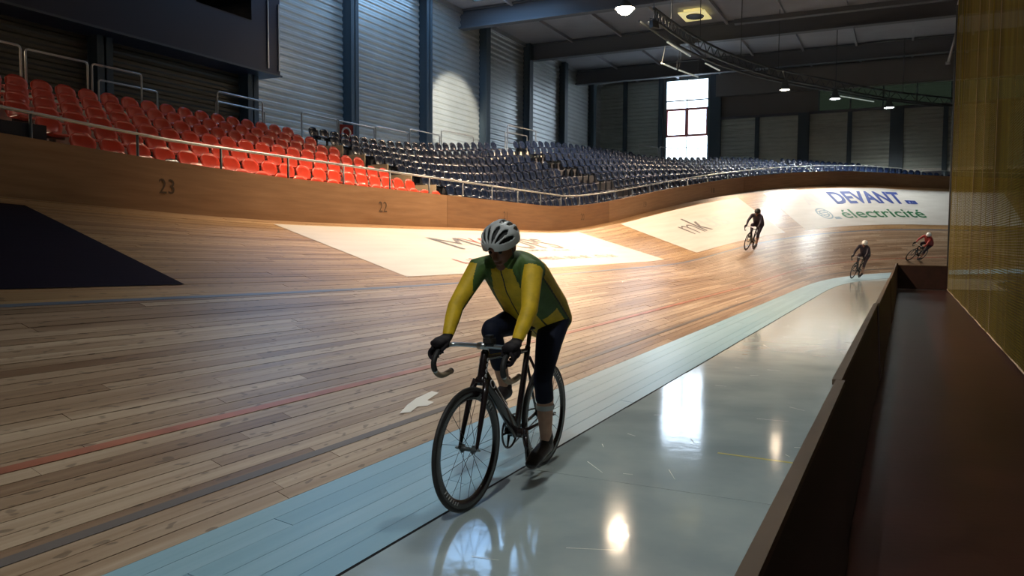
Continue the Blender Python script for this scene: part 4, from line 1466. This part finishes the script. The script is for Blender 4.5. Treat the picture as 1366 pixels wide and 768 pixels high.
    # helmet
    C = H(0, -.012, .045)
    HB3 = Matrix(((1, hf.x, hu.x), (0, hf.y, hu.y), (0, hf.z, hu.z)))
    rx, ry, rz = .094, .122, .092
    vents = [(f, 7.5, a, b_) for f in (-14, 14) for a, b_ in ((22, 78), (88, 150))] + [(f, 8.5, a, b_) for f in (-40, 40) for a, b_ in ((26, 80), (92, 146))] + [(f, 8, a, b_) for f in (-66, 66) for a, b_ in ((32, 82), (94, 138))]
    NP, NT = (76, 64) if detail else (26, 22)
    def sh(k, cut):
        vs, fs = [], []
        for i in range(NP + 1):
            ph = R(-104 + 208 * i / NP)
            for jx in range(NT + 1):
                th = R(10 + 162 * jx / NT)
                r_ = 1 + .03 * math.cos(6 * ph) * math.sin(th)
                p = Vector((rx * k * math.sin(th) * math.sin(ph) * r_, ry * k * math.cos(th), rz * k * math.sin(th) * math.cos(ph) * r_))
                p.y -= .012 * (p.y < 0) * (p.y / ry)
                vs.append(C + HB3 @ p)
        for i in range(NP):
            for jx in range(NT):
                ph, th = -104 + 208 * (i + .5) / NP, 10 + 162 * (jx + .5) / NT
                if cut:
                    skip = False
                    for f, w_, a, b_ in vents:
                        u = (th - (a + b_) / 2) / ((b_ - a) / 2)
                        fc = f * (1 + .12 * u)
                        if abs(u) < 1 and abs(ph - fc) < w_ * math.sqrt(1 - u * u) * 1.15: skip = True; break
                    if skip: continue
                fs.append((i * (NT + 1) + jx, (i + 1) * (NT + 1) + jx, (i + 1) * (NT + 1) + jx + 1, i * (NT + 1) + jx + 1))
        mb = MB(); mb.add(vs, fs)
        return mb
    hl = sh(1.06, detail).build('helmet', helmet, e, smooth=True)
    so = hl.modifiers.new('t', 'SOLIDIFY'); so.thickness = .010; so.offset = -1
    sh(.965, False).build('liner', HELD, hl, smooth=True)
    if detail:
        for sx in (1, -1):
            mb = MB(); mb.tube([H(sx * .082, .03, .02), H(sx * .074, .02, -.05), H(sx * .03, .055, -.118), H(0, .06, -.122)], .004, 5); mb.build('chin_strap', HELD, hl)
    return e


def place(o, P, heading, up):
    """local +Y to heading, +Z to up, origin at P"""
    y = (heading - up * heading.dot(up)).normalized()
    x = y.cross(up)
    o.matrix_world = Matrix(((x.x, y.x, up.x, P.x), (x.y, y.y, up.y, P.y), (x.z, y.z, up.z, P.z), (0, 0, 0, 1)))


bk = bicycle('black fixed-gear track bicycle with tan bar ends ridden by the person in yellow', M['carbon'], M['tape'])
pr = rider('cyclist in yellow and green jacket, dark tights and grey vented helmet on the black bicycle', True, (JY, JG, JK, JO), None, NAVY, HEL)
for o in (bk, pr):
    place(o, Vector((-2.075, 4.655, 0.001)), Vector((0, -1, 0)), Vector((0, 0, 1)))


def on_track(s, t, lean_to_normal, lab_b, lab_p, **kw):
    P = TP(s, t, .002)
    th = frame(s)[2]
    head = -(TP(s + .5, t) - TP(s - .5, t)).normalized()
    n = (TP(s + .3, t) - TP(s - .3, t)).cross(TP(s, t - .2) - TP(s, t + .2)).normalized()
    if n.z < 0: n = -n
    up = Vector((0, 0, 1)).lerp(n, lean_to_normal).normalized()
    b_ = bicycle(lab_b, M['carbon'], M['rubber'], False)
    p_ = rider(lab_p, False, **kw)
    for o in (b_, p_):
        place(o, P, head, up)


on_track(30.75, 2.75, .5, 'dark track bicycle crossing halfway up the banking by the pale panel', 'cyclist in dark kit leaning on the banking beside the pale panel', top=DARK, legs=DARK, helmet=HELD)
on_track(35.0, -.35, 1.3, 'dark bicycle on the blue band at the start of the bend', 'cyclist in black with a pale cap riding on the blue band', top=DARK, legs=GREY, helmet=HELW)
on_track(43.3, .75, .8, 'dark bicycle partly hidden behind the end of the gangway fence', 'cyclist in a red jersey and white helmet on the far bend', top=RED, legs=DARK, helmet=HELW)
